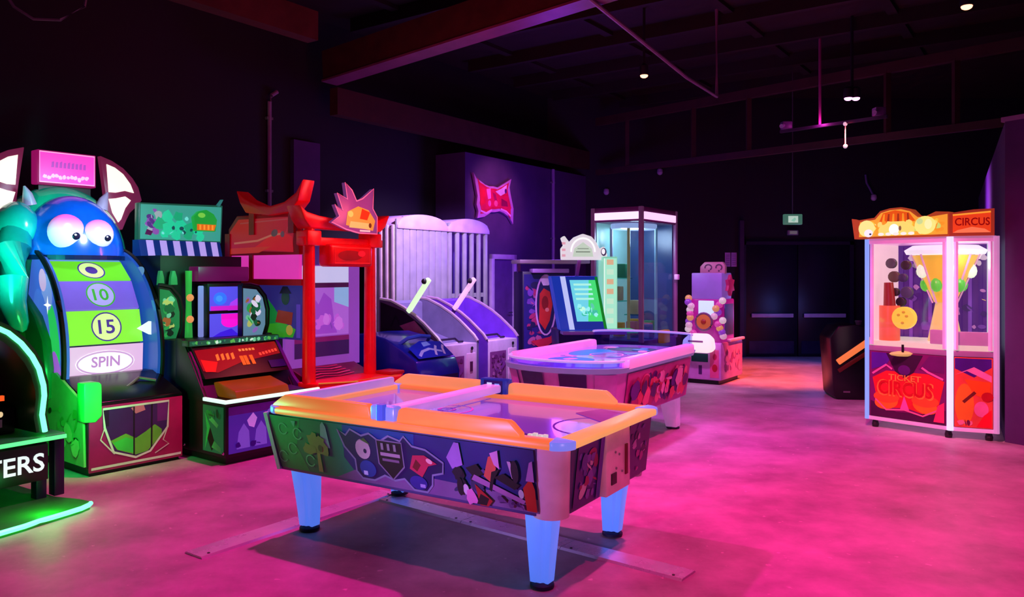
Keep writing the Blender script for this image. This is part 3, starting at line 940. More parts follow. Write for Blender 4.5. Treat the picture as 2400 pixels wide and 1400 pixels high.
cells = [[(.345, 2.64), (.42, 2.615), (.50, 2.56), (.57, 2.47), (.605, 2.385), (.52, 2.40), (.43, 2.375), (.365, 2.375)],
         [(.365, 2.31), (.43, 2.32), (.52, 2.345), (.575, 2.31), (.52, 2.23), (.48, 2.12), (.455, 2.09), (.40, 2.18)]]
for s_ in (1, -1):
    off = -.037 * 2 if s_ < 0 else 0
    fl = lambda L_: [(s_ * x + off, z) for x, z in L_]
    w_ = obj('wing', MB().prism(fl(wing), 'xz', 1.30, 1.37), mat((190, 60, 120), rough=.35, em=.25), wg, bevel=.008)
    for c_ in cells:
        obj('wing_cell', MB().prism(fl(c_), 'xz', 1.288, 1.302), E(255, 240, 225, 1.2), w_)
lamp('head_fill', tuple(wg.matrix_basis @ Vector((.15, -.5, 2.5))), (.6, .78, 1.0), 150, aim=tuple(wg.matrix_basis @ Vector((-.02, 1.1, 1.9))), angle=52, blend=.8, radius=.2)  # unseen spot added to light the monster face; the wheel isn't its source

# ------------------------------------------------------------------ neon framed game at the edge
ng = thing('neon_arch_game', 'black arcade game with a green neon arch and white letters on its base', 'arcade game', (-2.92, 5.44, 0), 57)
NEON = mat((90, 255, 150), rough=.4, em=3.2)
base = arc((-.16, -.06), .14, .14, -90, 0, 6)
outline = [(-1.5, -.36), (-.55, -.24)] + [(-.30, -.19), (-.16, -.165), (-.085, -.13), (-.05, -.06), (-.06, .05)] + [(-.12, .25), (-.12, 1.1), (-1.5, 1.1)]
pl = obj('platform', MB().prism(outline, 'xy', 0, .035), mat((40, 190, 60), rough=.35), ng)
obj('neon_edge', MB().tube([(-1.5, -.36, .03), (-.8, -.27, .03), (-.55, -.24, .03), (-.45, -.21, .03), (-.36, -.2, .03), (-.26, -.185, .03), (-.16, -.165, .03), (-.09, -.13, .03), (-.062, -.1, .03)], .016, 8), NEON, pl, smooth=True)
for x in (-.23, -.11, -1.3):
    obj('leg', MB().box(x, x + .07, .28, .36, .03, .45), mat((22, 16, 60), rough=.4), ng, bevel=.006)
lb = obj('letter_board', MB().box(-1.3, -.17, .24, .30, .17, .42), mat((8, 18, 16), rough=.3), ng, bevel=.006)
A = Art((0, .24, 0), X, Z)
A.text('TERS', -.385, .30, .375, .125, E(240, 250, 255, .9))
A.build('lettering', lb)
ldg = obj('ledge', MB().prism([(-1.3, .2), (-.07, .2), (-.045, .26), (-.06, .78), (-1.3, .78)], 'xy', .44, .475), mat((40, 200, 90), rough=.3), ng, bevel=.008)
obj('ledge_edge', MB().bar((-1.3, .198, .458), (-.07, .198, .458), .008, .026), mat((90, 255, 140), em=1.4), ldg)
bk = obj('cabin_back', MB().prism([(-1.25, .475), (-.12, .475), (-.11, .9), (-.16, 1.06), (-.25, 1.2), (-.4, 1.36), (-.68, 1.46), (-.95, 1.36), (-1.12, 1.2), (-1.25, .9)], 'xz', .72, .80), mat((8, 26, 14), rough=.4), ng)
sdp = [(.30, .475), (.80, .475), (.80, 1.42), (.5, 1.36)]
arch = [(-.185, .50), (-.205, .62), (-.19, .75), (-.195, .82), (-.225, .94), (-.27, 1.03), (-.34, 1.125), (-.42, 1.2), (-.52, 1.255), (-.68, 1.29), (-.85, 1.26), (-1.02, 1.13), (-1.12, .95), (-1.16, .78), (-1.16, .5)]
shell = MB()
ins = [(-.68 + (x + .68) * .90, .475 + (z - .475) * .92) for x, z in arch]
n_ = len(arch)
out2 = [(-.68 + (x + .68) * 1.08, .475 + (z - .475) * 1.06) for x, z in arch]
vs = [(x, .27, z) for x, z in out2] + [(x, .27, z) for x, z in ins] + [(x, .72, z) for x, z in out2] + [(x, .72, z) for x, z in ins]
fs = []
for i in range(n_ - 1):
    fs += [(i, i + 1, n_ + i + 1, n_ + i), (2 * n_ + i, 2 * n_ + i + 1, i + 1, i), (n_ + i, n_ + i + 1, 3 * n_ + i + 1, 3 * n_ + i)]
shell.add(vs, fs)
obj('arch_shell', shell, mat((12, 60, 28), rough=.3), ng, smooth=True)
obj('neon_arch', MB().tube([(x, .255, z) for x, z in arch], .017, 8), NEON, ng, smooth=True)
ds = obj('dash', MB().box(-1.1, -.26, .5, .72, .475, .66), mat((10, 12, 16), rough=.3), ng, bevel=.02)
obj('orange_bar', MB().bar((-1.05, .48, .735), (-.35, .48, .735), .03, .035), E(255, 90, 30, 1.0), ds)
A = Art((0, .5, 0), X, Z)
A.rect(-.43, -.35, .53, .585, P(210, 200, 220))
A.ell(-.36, .62, .016, .02, E(230, 200, 150))
A.build('dash_labels', ds)
scn = obj('screen', MB().box(-1.05, -.35, .69, .715, .78, 1.18), mat((14, 20, 34), rough=.2), ng)
A = Art((0, .69, 0), X, Z)
A.poly([(-.62, .95), (-.36, .9), (-.36, 1.1), (-.5, 1.17), (-.62, 1.16)], E(30, 90, 150, .6))
A.ell(-.44, .95, .05, .06, E(190, 150, 90, .6))
A.ell(-.43, .86, .07, .08, E(150, 30, 40, .6))
A.ell(-.52, .83, .05, .06, E(90, 20, 30, .6))
A.busy(-1.0, -.62, .82, 1.14, [E(40, 80, 120, .5), E(120, 40, 40, .5), E(180, 130, 60, .5)], 14, 5)
A.build('screen_picture', scn)
lamp('neon_glow', tuple(ng.matrix_basis @ Vector((.05, .3, .75))), (.02, 1.0, .16), 60, aim=tuple(ng.matrix_basis @ Vector((.5, .85, .62))), angle=120, blend=.8, radius=.15)
lamp('neon_table_glow', tuple(ng.matrix_basis @ Vector((.0, -.1, .62))), (.02, 1.0, .3), 240, aim=(-1.42, 4.62, .64), angle=26, blend=.9, radius=.15)
lamp('neon_floor_glow', tuple(ng.matrix_basis @ Vector((-.35, -.12, .12))), (.03, 1.0, .2), 2.2, kind='POINT', radius=.1)
lamp('neon_top_glow', tuple(wg.matrix_basis @ Vector((-.95, .2, 1.55))), (.02, 1.0, .6), 70, aim=tuple(wg.matrix_basis @ Vector((-.45, 1.2, 1.85))), angle=64, blend=.8, radius=.2)

# ------------------------------------------------------------------ graveyard themed token game
gy = thing('token_game', 'dark spooky token game with striped awning marquee and twin screens', 'arcade game', (-2.37, 6.48, 0), 53)
obj('plinth', MB().box(.03, .87, .04, 1.45, 0, .07), BLACK, gy)
cab = obj('cabinet', MB().prism([(0, .06), (1.5, .06), (1.5, 1.0), (.62, 1.0), (.42, .76), (.3, .52), (0, .52)], 'yz', 0, .90), mat((9, 8, 13), rough=.4), gy, bevel=.006)
A = Art((0, 0, 0), X, Z)
A.rect(.025, .88, .09, .48, E(84, 40, 190, .4))  # cabinet print given emission so it looks brighter
A.rect(.025, .88, .41, .48, P(120, 70, 220))
rng = random.Random(3)
for x in (.1, .27, .5, .7):
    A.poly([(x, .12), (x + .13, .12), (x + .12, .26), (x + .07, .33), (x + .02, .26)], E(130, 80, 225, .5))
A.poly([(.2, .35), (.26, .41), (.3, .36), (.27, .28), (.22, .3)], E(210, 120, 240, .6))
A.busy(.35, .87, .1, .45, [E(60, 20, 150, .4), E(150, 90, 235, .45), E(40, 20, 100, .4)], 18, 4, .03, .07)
A.busy(.03, .34, .1, .2, [P(60, 20, 140), P(50, 30, 190)], 5, 6, .02, .03)
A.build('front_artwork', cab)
A = Art((0, 0, 0), NY, Z)
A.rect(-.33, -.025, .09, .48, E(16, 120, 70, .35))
A.poly([(-.3, .1), (-.22, .3), (-.3, .42), (-.27, .28)], P(70, 200, 120))
A.poly([(-.24, .36), (-.12, .3), (-.1, .33), (-.22, .4)], P(120, 220, 150))
A.poly([(-.22, .3), (-.14, .15), (-.2, .1), (-.26, .2)], P(8, 24, 16))
A.poly([(-.2, .13), (-.06, .1), (-.06, .14), (-.16, .19)], P(90, 215, 140))
A.busy(-.31, -.04, .35, .47, [P(20, 90, 60), P(40, 150, 90)], 8, 3, .02, .04)
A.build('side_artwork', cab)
for (x, y) in ((.0, .62), (.0, .03), (.5, 0)):
    obj('bolt', MB().ell((x - .006, y - .006, .1), (.014, .014, .014), 8, 5), CHROME, cab)
rim = MB().bar((-.03, -.045, .535), (.93, -.045, .535), .03, .03).bar((-.03, -.06, .535), (-.03, .27, .535), .03, .03)
obj('light_rim', rim, E(205, 250, 225, 1.3), gy, bevel=.006)
obj('tray', MB().box(-.03, .93, -.045, .3, .5, .525), BLACK, gy)
obj('prize_bed', MB().prism([(0.02, .53), (.3, .53), (.42, .64), (.3, .66), (.05, .60)], 'yz', .12, .66), mat((200, 100, 20), rough=.4, em=.18), gy, bevel=.01)
obj('bed_chute', MB().prism([(0.05, .525), (.25, .525), (.25, .56), (.05, .545)], 'yz', .68, .84), mat((60, 30, 90), rough=.4), gy)
for x0 in (-.012, .885):
    obj('side_cheek', MB().prism([(.1, .5), (.28, .52), (.42, .72), (.64, 1.02), (.75, 1.02), (.75, .5)], 'yz', x0, x0 + .03), BLACK, gy, bevel=.004)
sl = Vector((0, .20, .25)).normalized()
rp_ = obj('score_panel', MB().prism([(.33, .69), (.55, .955), (.6, .955), (.6, .69)], 'yz', .02, .885), mat((40, 10, 30), rough=.3), gy)
sl = Vector((0, .22, .265)).normalized()
A = Art((0, .33, .69), X, sl)
A.poly([(.03, .08), (.03, .3), (.87, .33), (.87, .19), (.45, .14), (.16, .05)], E(150, 8, 14, .8))
A.poly([(.05, .07), (.14, .06), (.2, .16), (.05, .2)], E(230, 20, 10, .9))
for i, x in enumerate((.2, .25, .3, .35)):
    A.poly([(x, .17), (x + .03, .18), (x + .036, .245), (x + .006, .235)], E(255, 110, 40))
for i, x in enumerate((.43, .47, .53)):
    A.rect(x, x + .035, .1, .2, E(255, 90, 20))
for i in range(5):
    A.rect(.45 + i * .035, .475 + i * .035, .25, .275, E(255, 130, 60))
for i in range(6):
    A.rect(.64 + i * .036, .665 + i * .036, .185 + .006 * i, .215 + .006 * i, E(255, 70, 50))
A.rect(.7, .87, .04, .12, P(40, 20, 120))
A.build('score_print', rp_)
lg_ = obj('art_ledge', MB().box(-.02, .92, .53, .64, .955, 1.01), mat((20, 60, 40), rough=.4), gy, bevel=.01)
A = Art((.45, .53, .983), X, Z, lift=.002)
A.rect(-.46, .46, -.022, .022, E(30, 110, 80, .5))
A.busy(-.46, .46, -.025, .025, [E(120, 230, 170, .7), E(40, 150, 100, .6), E(200, 250, 220, .8), E(30, 90, 90, .5), E(90, 210, 90, .6)], 46, 13, .01, .022)
A.build('ledge_print', lg_)
tw = obj('upper_tower', MB().box(.02, .86, 1.06, 1.5, 1.0, 1.76), mat((10, 12, 16), rough=.4), gy)
# window bays and screens
GP = [E(50, 190, 90, .55), E(24, 120, 70, .5), E(200, 220, 120, .6), E(120, 220, 170, .6), E(20, 60, 40, .4), E(190, 120, 60, .5)]
for x0, x1, yb_ in ((-.03, .20, 1.0), (.64, .925, .72)):
    w = x1 - x0
    pts = [(x0, .96)] + [(x1 - .04, .96), (x1, 1.1), (x1 + .005, 1.25), (x1 - .03, 1.38), (x1 - .11, 1.47), (x1 - .2, 1.49), (x0, 1.49)]
    by = obj('window_bay', MB().prism(pts, 'xz', yb_, yb_ + .07), mat((10, 30, 20), rough=.4), gy)
    A = Art((0, yb_, 0), X, Z)
    A.poly([(x0 + .01, .985), (x1 - .07, .985), (x1 - .03, 1.1), (x1 - .03, 1.24), (x1 - .06, 1.36), (x1 - .13, 1.44), (x0 + .01, 1.455)], E(30, 140, 80, .6) if x0 < 0 else E(110, 160, 190, .6))
    A.busy(x0 + .02, x1 - .07, 1.0, 1.40, GP if x0 < 0 else GP + [E(230, 225, 250, .8), E(150, 110, 200, .7), E(230, 225, 250, .8)], 30, 17, .02, .05)
    A.build('bay_picture', by)
    obj('bay_frame', MB().tube([(x1 - .04, yb_, .96), (x1, yb_, 1.1), (x1 + .005, yb_, 1.25), (x1 - .03, yb_, 1.38), (x1 - .11, yb_, 1.47), (x1 - .2, yb_, 1.49), (x0, yb_, 1.49)], .018, 6), BLACK, by, smooth=True)
for x, zz in ((.25, (1.0, 1.62)), (.40, (1.0, 1.48))):
    if x < .3:
        ps = obj('lantern_post', MB().tube([(x, .98, 1.0), (x, .98, 1.3), (x, .98, 1.62)], [.035, .025, .03], 10), E(60, 190, 80, .5), gy, smooth=True)
        for z_ in (1.17, 1.37):
            obj('lantern', MB().ell((x, .955, z_), (.035, .03, .035), 10, 6), E(240, 150, 90, .8), ps)
    else:
        obj('light_column', MB().box(x - .08, x - .01, .92, .95, 1.0, 1.48), E(140, 150, 235, .7), gy, bevel=.01)
for x_, z_, s_ in ((.0, 1.58, .05), (.12, 1.6, .06)):
    obj('gravestone', MB().prism([(x_ - s_ * .6, 1.49), (x_ + s_ * .6, 1.49), (x_ + s_ * .5, 1.56), (x_ + s_ * .2, 1.62), (x_ - s_ * .3, 1.62), (x_ - s_ * .5, 1.56)], 'xz', 1.0, 1.04), mat((60, 200, 120), em=.25), gy, bevel=.006)
sf = obj('screen_frame', MB().box(.365, .745, .855, 1.07, .97, 1.5), BLACK, gy, bevel=.008)
for i, (z0, z1) in enumerate(((.985, 1.215), (1.245, 1.47))):
    sc_ = obj('screen', MB().box(.385, .71, .848, .858, z0, z1), E(90, 80, 240, .9), sf)
    A = Art((.55, .848, (z0 + z1) / 2), X, Z, lift=.002)
    if i:
        A.poly([(.02, -.115), (.16, -.115), (.16, .02), (.05, -.04)], E(170, 60, 240))
        A.ell(-.06, .0, .07, .06, E(50, 110, 255))
        A.rect(-.16, .16, -.112, -.07, E(200, 30, 200))
        A.ell(-.07, .0, .035, .03, E(60, 140, 255))
    else:
        A.ell(.05, .04, .1, .06, E(245, 20, 215))
        A.poly([(-.16, -.11), (.16, -.11), (.06, -.03), (-.06, -.06)], E(60, 30, 220))
        A.rect(-.05, .16, .06, .112, E(235, 20, 200))
    A.build('screen_picture', sc_)
obj('screen_hood', MB().box(.3, .84, .9, 1.1, 1.52, 1.66), E(130, 16, 100, .4), gy, bevel=.01)
mq = obj('marquee', MB().prism([(.045, 1.905), (.92, 1.905), (.94, 2.30), (.05, 2.27)], 'xz', 1.5, 1.58), E(40, 110, 90, .5), gy, bevel=.01)
A = Art((0, 1.5, 0), X, Z)
A.poly([(.06, 1.925), (.905, 1.925), (.92, 2.28), (.065, 2.255)], E(60, 165, 150, .85))
A.busy(.08, .3, 1.95, 2.24, [E(150, 90, 190, .7), E(90, 60, 150, .6), E(170, 190, 200, .7)], 16, 31, .02, .05)
for i, (x, z, r) in enumerate(((.26, 2.08, .07), (.36, 2.05, .075), (.47, 2.07, .07), (.57, 2.04, .07), (.66, 2.02, .06), (.33, 2.15, .06), (.44, 2.16, .055), (.3, 1.98, .05), (.42, 1.97, .05), (.55, 1.97, .05), (.68, 1.96, .045))):
    A.blob(x, z, r, E(30, 215, 165, .85) if i % 3 else E(20, 180, 130, .8), rng)
A.busy(.25, .7, 1.95, 2.2, [E(20, 90, 100, .6), E(120, 240, 230, .8)], 14, 33, .012, .026)
A.poly([(.1, 1.97), (.16, 1.96), (.18, 2.0), (.12, 2.02)], E(90, 30, 90, .6))
A.build('marquee_print', mq)
hut = obj('marquee_figure', MB().prism([(.60, 2.02), (.82, 2.02), (.84, 2.14), (.8, 2.2), (.72, 2.24), (.64, 2.22), (.58, 2.16)], 'xz', 1.44, 1.505), E(40, 190, 70, .6), mq, bevel=.01)
A = Art((0, 1.44, 0), X, Z)
A.poly([(.61, 2.03), (.8, 2.03), (.82, 2.09), (.61, 2.09)], E(230, 110, 30, .9))
for x in (.635, .68, .725, .77):
    A.rect(x, x + .02, 2.035, 2.085, E(250, 150, 50))
A.ell(.66, 2.18, .04, .025, E(130, 220, 80, .8))
A.build('figure_print', hut)
obj('marquee_spike', MB().prism([(.86, 2.27), (.90, 2.28), (.945, 2.36), (.93, 2.36)], 'xz', 1.5, 1.54), E(60, 150, 150, .5), mq)
aw = obj('awning', MB().prism([(1.42, 1.75), (1.58, 1.75), (1.58, 1.915), (1.47, 1.915)], 'yz', .03, .885), mat((20, 60, 160), rough=.4, em=.4), gy)
st = Vector((0, .05, .165)).normalized()
A = Art((.03, 1.42, 1.75), X, st)
for i in range(6):
    A.rect(.07 + i * .135, .14 + i * .135, .004, .17, E(185, 160, 245, .9))
A.build('awning_stripes', aw)
lamp('token_game_glow', tuple(gy.matrix_basis @ Vector((.25, .5, 1.8))), (.1, 1.0, .5), 14, aim=tuple(gy.matrix_basis @ Vector((.3, 1.05, 1.45))), angle=90, blend=.8, radius=.12)

# ------------------------------------------------------------------ red torii-gate game
tg = thing('torii_game', 'red torii-gate shaped arcade game with spiky sign over its front', 'arcade game', (-1.92, 7.4, 0), 55)
RED = mat((226, 8, 20), rough=.32, em=.14, base=1.0)  # faint emission put into the red paint to keep it bright
DRED = mat((176, 6, 22), rough=.4, em=.08, base=1.0)
VIO = mat((110, 30, 170), rough=.4)
obj('base_cabinet', MB().box(-.04, .86, .0, 1.25, 0, .5), mat((24, 10, 34), rough=.4), tg, bevel=.01)
obj('lower_side', MB().prism([(.06, .5), (1.25, .5), (1.25, .95), (.45, .95), (.2, .62)], 'yz', -.035, .0), VIO, tg)
for x, z1 in ((0, 2.02), (.80, 2.02)):
    obj('gate_post', MB().tube([(x, 0, .5), (x, 0, 1.2), (x, 0, z1)], [.065, .06, .055], 14), RED, tg, smooth=True)
    obj('post_collar', MB().box(x - .085, x + .085, -.085, .085, 1.86, 2.0), RED, tg, bevel=.012)
obj('back_post', MB().box(-.045, .025, 1.16, 1.24, .5, 2.0), DRED, tg)
obj('front_roof_beam', MB().prism([(-.19, 2.23), (-.10, 2.17), (.05, 2.14), (.4, 2.11), (.75, 2.12), (.86, 2.15), (.99, 2.20), (.93, 2.08), (.86, 2.02), (-.06, 2.02), (-.13, 2.1)], 'xz', -.10, .10), RED, tg, bevel=.012)
obj('front_tie_beam', MB().box(-.10, .93, -.055, .055, 1.86, 1.94), RED, tg, bevel=.01)
obj('side_roof_beam', MB().prism([(-.02, 2.48), (.08, 2.36), (.25, 2.28), (.45, 2.25), (.65, 2.27), (.85, 2.34), (.99, 2.43), (.93, 2.30), (.84, 2.20), (.5, 2.16), (.17, 2.18), (.05, 2.28)], 'yz', -.09, .06), RED, tg, bevel=.01)
for y in (.2, .8):
    obj('roof_strut', MB().box(-.05, .02, y - .04, y + .04, 1.98, 2.24), DRED, tg)
bn = obj('banner_box', MB().box(.15, .72, -.13, .05, 1.66, 1.88), mat((196, 10, 14), rough=.3, em=.2, base=1.0), tg, bevel=.035, seg=3)
A = Art((.435, -.13, 1.77), X, Z)
A.line([(-.23, -.075), (.23, -.075), (.23, .075), (-.23, .075)], .012, P(255, 70, 50), closed=True)
A.ell(-.03, .0, .16, .05, P(150, 6, 10))
A.ell(.12, .02, .05, .03, P(240, 50, 70))
A.build('banner_print', bn)
# spiky sign
spk = [(.14, 2.25), (.24, 2.20), (.17, 2.36), (.30, 2.31), (.27, 2.47), (.36, 2.40), (.42, 2.30), (.50, 2.33), (.65, 2.44), (.64, 2.24), (.70, 2.16), (.70, 1.99), (.45, 1.99), (.28, 2.02), (.10, 2.08), (.20, 2.14)]
ss = obj('spiky_sign', MB().prism(spk, 'xz', -.20, -.15), mat((170, 90, 190), rough=.35, em=.25), tg, bevel=.006)
A = Art((0, -.20, 0), X, Z)
A.line(spk, .012, P(235, 190, 240), closed=True)
A.poly([(.28, 2.06), (.64, 2.02), (.67, 2.12), (.58, 2.22), (.44, 2.25), (.30, 2.19)], E(245, 150, 60, .8))
A.poly([(.32, 2.04), (.60, 2.03), (.6, 2.09), (.34, 2.1)], E(220, 190, 110, .8))
A.poly([(.46, 2.13), (.56, 2.12), (.6, 2.2), (.49, 2.23)], E(200, 50, 10, .8))
A.ell(.34, 2.17, .035, .03, E(255, 190, 90, .9))
A.ell(.6, 2.07, .02, .025, E(120, 50, 20, .6))
A.rect(.46, .60, 2.005, 2.022, E(255, 190, 190, .9))
A.build('sign_print', ss)
obj('sign_bracket', MB().box(.38, .46, -.155, -.06, 2.05, 2.12), DARK, tg)
# left side of the booth
up = obj('upper_side_panel', MB().prism([(.10, 1.775), (1.2, 1.775), (1.2, 2.05), (1.06, 2.18), (.14, 2.17)], 'yz', -.03, .03), DRED, tg, bevel=.008)
A = Art((-.03, 0, 0), NY, Z)
A.poly([(-1.17, 1.83), (-.2, 1.80), (-.16, 2.14), (-1.03, 2.14), (-1.17, 2.02)], E(160, 8, 32, .75))  # panel print made to glow so it reads redder
A.poly([(-.8, 1.84), (-.18, 1.8), (-.2, 1.95), (-.4, 2.02)], E(190, 8, 14, .75))
A.line([(-1.1, 1.9), (-.72, 1.92), (-.5, 1.97), (-.36, 1.98)], .02, E(215, 110, 90, .5))
A.line([(-1.0, 2.1), (-.22, 2.12), (-.3, 1.97)], .012, E(200, 70, 80, .4))
A.ell(-.46, 1.99, .05, .035, P(235, 190, 170), rot=15)
A.ell(-.34, 1.975, .03, .03, P(240, 200, 190))
A.poly([(-1.2, 1.79), (-.7, 1.80), (-.5, 1.86), (-1.15, 1.85)], E(215, 50, 16, .5))
A.build('panel_artwork', up)
obj('light_panel', MB().box(-.02, .02, .12, 1.22, 1.54, 1.775), mat((240, 60, 190), rough=.35, em=.7), tg)
obj('side_rail', MB().box(-.04, .03, .06, 1.24, 1.48, 1.54), DRED, tg)
obj('panel_divider', MB().box(-.035, .03, .80, .86, 1.54, 1.78), DRED, tg)
ps = obj('side_poster', MB().box(-.02, .015, .07, 1.22, .96, 1.48), mat((70, 60, 180), rough=.35, em=.25), tg)
A = Art((-.02, 0, 0), NY, Z)
A.poly([(-1.15, .97), (-.32, .97), (-.36, 1.15), (-.5, 1.28), (-.62, 1.38), (-1.15, 1.4)], E(30, 150, 70, .4))
A.poly([(-.6, .98), (-.2, .98), (-.16, 1.06), (-.34, 1.12), (-.56, 1.1)], E(60, 170, 40, .5))
A.poly([(-.46, 1.12), (-.22, 1.1), (-.2, 1.22), (-.42, 1.24)], E(140, 40, 20, .5))
A.ell(-.31, 1.36, .06, .07, E(14, 60, 50, .4))
A.poly([(-.40, 1.40), (-.22, 1.40), (-.28, 1.47), (-.35, 1.47)], E(20, 14, 40, .4))
A.ell(-.25, 1.05, .05, .05, E(190, 170, 60, .5))
A.rect(-.15, -.09, .98, 1.3, E(90, 60, 190, .5))
A.build('poster_print', ps)
# front opening: stage with a lit picture
obj('stage_floor', MB().prism([(.05, .55), (.34, .66), (.34, .5), (.05, .5)], 'yz', .06, .9), mat((120, 20, 60), rough=.35), tg)
A = Art((.4, .06, .556), X, Vector((0, .5, .2)))
for i in range(5):
    A.line([(-.26 + .03 * i, .05 + .05 * i), (-.1, .07 + .05 * i), (.08, .04 + .05 * i), (.3 - .02 * i, .07 + .045 * i)], .016, P(250, 120, 150) if i % 2 else P(220, 60, 110))
A.build('stage_print', tg)
bp_ = obj('back_picture', MB().box(.0, .98, .34, .38, .64, 1.68), mat((150, 70, 190), rough=.35, em=.7), tg)
A = Art((.46, .34, 0), X, Z)
A.rect(-.36, .36, 1.5, 1.67, E(205, 205, 250, .8))
A.rect(-.36, .36, 1.45, 1.5, E(90, 20, 90, .4))
A.rect(-.36, .36, .96, 1.45, E(170, 96, 215, .8))
A.rect(-.36, -.18, 1.26, 1.45, E(160, 190, 250, .7))
A.poly([(.16, 1.3), (.36, 1.24), (.36, 1.45), (.16, 1.45)], E(150, 190, 245, .7))
A.poly([(-.22, .98), (-.2, 1.3), (-.12, 1.36), (-.05, 1.28), (.02, 1.4), (.12, 1.33), (.16, 1.1), (.2, .98)], E(150, 66, 200, .8))
A.busy(-.34, .34, .98, 1.22, [E(190, 90, 220, .8), E(130, 66, 190, .7), E(200, 110, 230, .8), E(100, 80, 200, .7)], 20, 8, .03, .07)
A.rect(-.36, .36, .90, .95, E(150, 30, 130, .4))
A.rect(-.36, .36, .75, .9, E(70, 30, 110, .4))
A.build('back_print', bp_)
dkk = obj('front_deck', MB().prism([(-.07, .02), (-.03, -.16), (.3, -.36), (.86, -.38), (1.08, -.20), (1.05, .06), (.9, .1), (-.05, .1)], 'xy', .49, .565), mat((225, 20, 20), rough=.35, em=.15, base=1.0), tg, bevel=.012)
obj('deck_step', MB().box(.82, 1.02, -.28, -.06, .565, .60), DRED, dkk, bevel=.01)
obj('deck_stripe', MB().bar((-.02, -.16, .568), (.3, -.345, .568), .03, .008), mat((255, 170, 60), em=.4), dkk)
obj('deck_stripe', MB().bar((.3, -.30, .568), (.85, -.33, .568), .03, .008), mat((255, 90, 40), em=.4), dkk)
obj('deck_stand', MB().box(.1, .9, -.2, .02, 0, .5), mat((30, 12, 24)), tg)
lamp('torii_glow', tuple(tg.matrix_basis @ Vector((.4, -.6, 2.2))), (1.0, .12, .12), 26, kind='POINT', radius=.2)

# ------------------------------------------------------------------ blue low cabinet between torii and alley games
bl = thing('rider_game', 'low blue sloping arcade cabinet with white swirl print beside the red gate', 'arcade game', (-1.27, 8.48, 0), 55)
prof = [(-.36, 0), (-.36, .52), (-.30, .66), (-.1, .77), (.15, .88), (.4, .92), (.75, .90), (.75, 0)]
obj('body', MB().prism(prof, 'yz', .0, .68), mat((24, 30, 150), rough=.3, coat=.4), bl, bevel=.025)
sl = Vector((0, .25, .18)).normalized()
A = Art((0, -.32, .66), X, sl, lift=.012)
A.poly([(.04, .02), (.62, .02), (.62, .26), (.3, .3), (.04, .2)], P(20, 40, 190))
A.line([(.1, .06), (.2, .13), (.34, .16), (.5, .10)], .035, P(190, 210, 250))
A.line([(.36, .05), (.42, .14), (.48, .2)], .03, P(225, 230, 255))
A.line([(.5, .05), (.55, .15), (.6, .2)], .03, P(225, 230, 255))
A.poly([(.28, .2), (.42, .22), (.4, .28), (.3, .27)], P(150, 190, 255))
A.build('slope_print', bl)
A = Art((0, -.36, 0), X, Z, lift=.004)
A.rect(.04, .64, .05, .48, P(14, 14, 70))
A.busy(.06, .62, .07, .46, [P(30, 60, 190), P(120, 160, 240), P(10, 10, 60)], 14, 3, .03, .07)
A.build('front_print', bl)
obj('handle', MB().tube([(.1, .04, .81), (.16, -.04, .88), (.34, -.06, .9), (.52, -.04, .88), (.58, .04, .81)], .022, 8), mat((60, 90, 200), rough=.3), bl, smooth=True)

# ------------------------------------------------------------------ two white alley games
WING = [(0, .05), (0, .76), (.06, .83), (.15, .90), (.28, 1.0), (.42, 1.09), (.60, 1.18), (.81, 1.26), (1.0, 1.28), (1.0, .05)]


def alley(loc, label, inner, rimc, arm, dark):
    t = thing('alley_game', label, 'arcade game', loc, 55, None)
    wht = mat((222, 190, 228), rough=.4)
    for x0 in (0, .68):
        w_ = obj('side_wing', MB().prism(WING, 'yz', x0, x0 + .03), inner, t)
        obj('wing_trim', MB().tube([(x0 + .015, y, z) for y, z in WING[1:9]], .02, 6), rimc, w_, smooth=True)
    fb = obj('front_box', MB().box(.03, .68, .0, .25, .05, .74), wht, t, bevel=.012)
    A = Art((0, 0, 0), X, Z)
    A.rect(.07, .42, .12, .60, P(150, 70, 150))
    A.busy(.08, .41, .13, .59, [P(170, 90, 170), P(120, 40, 120), P(200, 120, 190), P(140, 60, 160)], 40, 5, .02, .04)
    A.build('front_print', fb)
    cd2 = obj('coin_panel', MB().box(.47, .64, -.012, .01, .15, .62), mat((236, 190, 226), rough=.35), fb, bevel=.006)
    obj('coin_slot', MB().box(.52, .57, -.02, -.008, .40, .52), mat((90, 30, 80)), cd2)
    obj('button', MB().tube([(.56, -.01, .68), (.56, .012 - .03, .68)], .022, 10), DARK, fb)
    obj('bed', MB().prism([(.2, .70), (.98, .92), (.98, .80), (.2, .60)], 'yz', .03, .68), mat((110, 100, 140) if not dark else (100, 50, 160), rough=.3), t)
    obj('back_board', MB().prism([(.9, .05), (.97, .05), (.97, 1.25), (.9, 1.22)], 'yz', .03, .68), inner, t)
    hd_ = obj('ball_rail', MB().tube([(.12, .14, .80), (.42, .14, .80), (.44, .1, .76), (.52, .1, .76)], .014, 6), mat((40, 26, 60), rough=.4), t)
    a_ = obj('light_arm', MB().bar((.0, .52, 1.13), (-.0, .19, 1.53), .05, .06), arm, t, bevel=.012)
    obj('arm_knob', MB().ell((-.03, .24, 1.5), (.035, .035, .035), 10, 6), BLACK, a_)
    return t


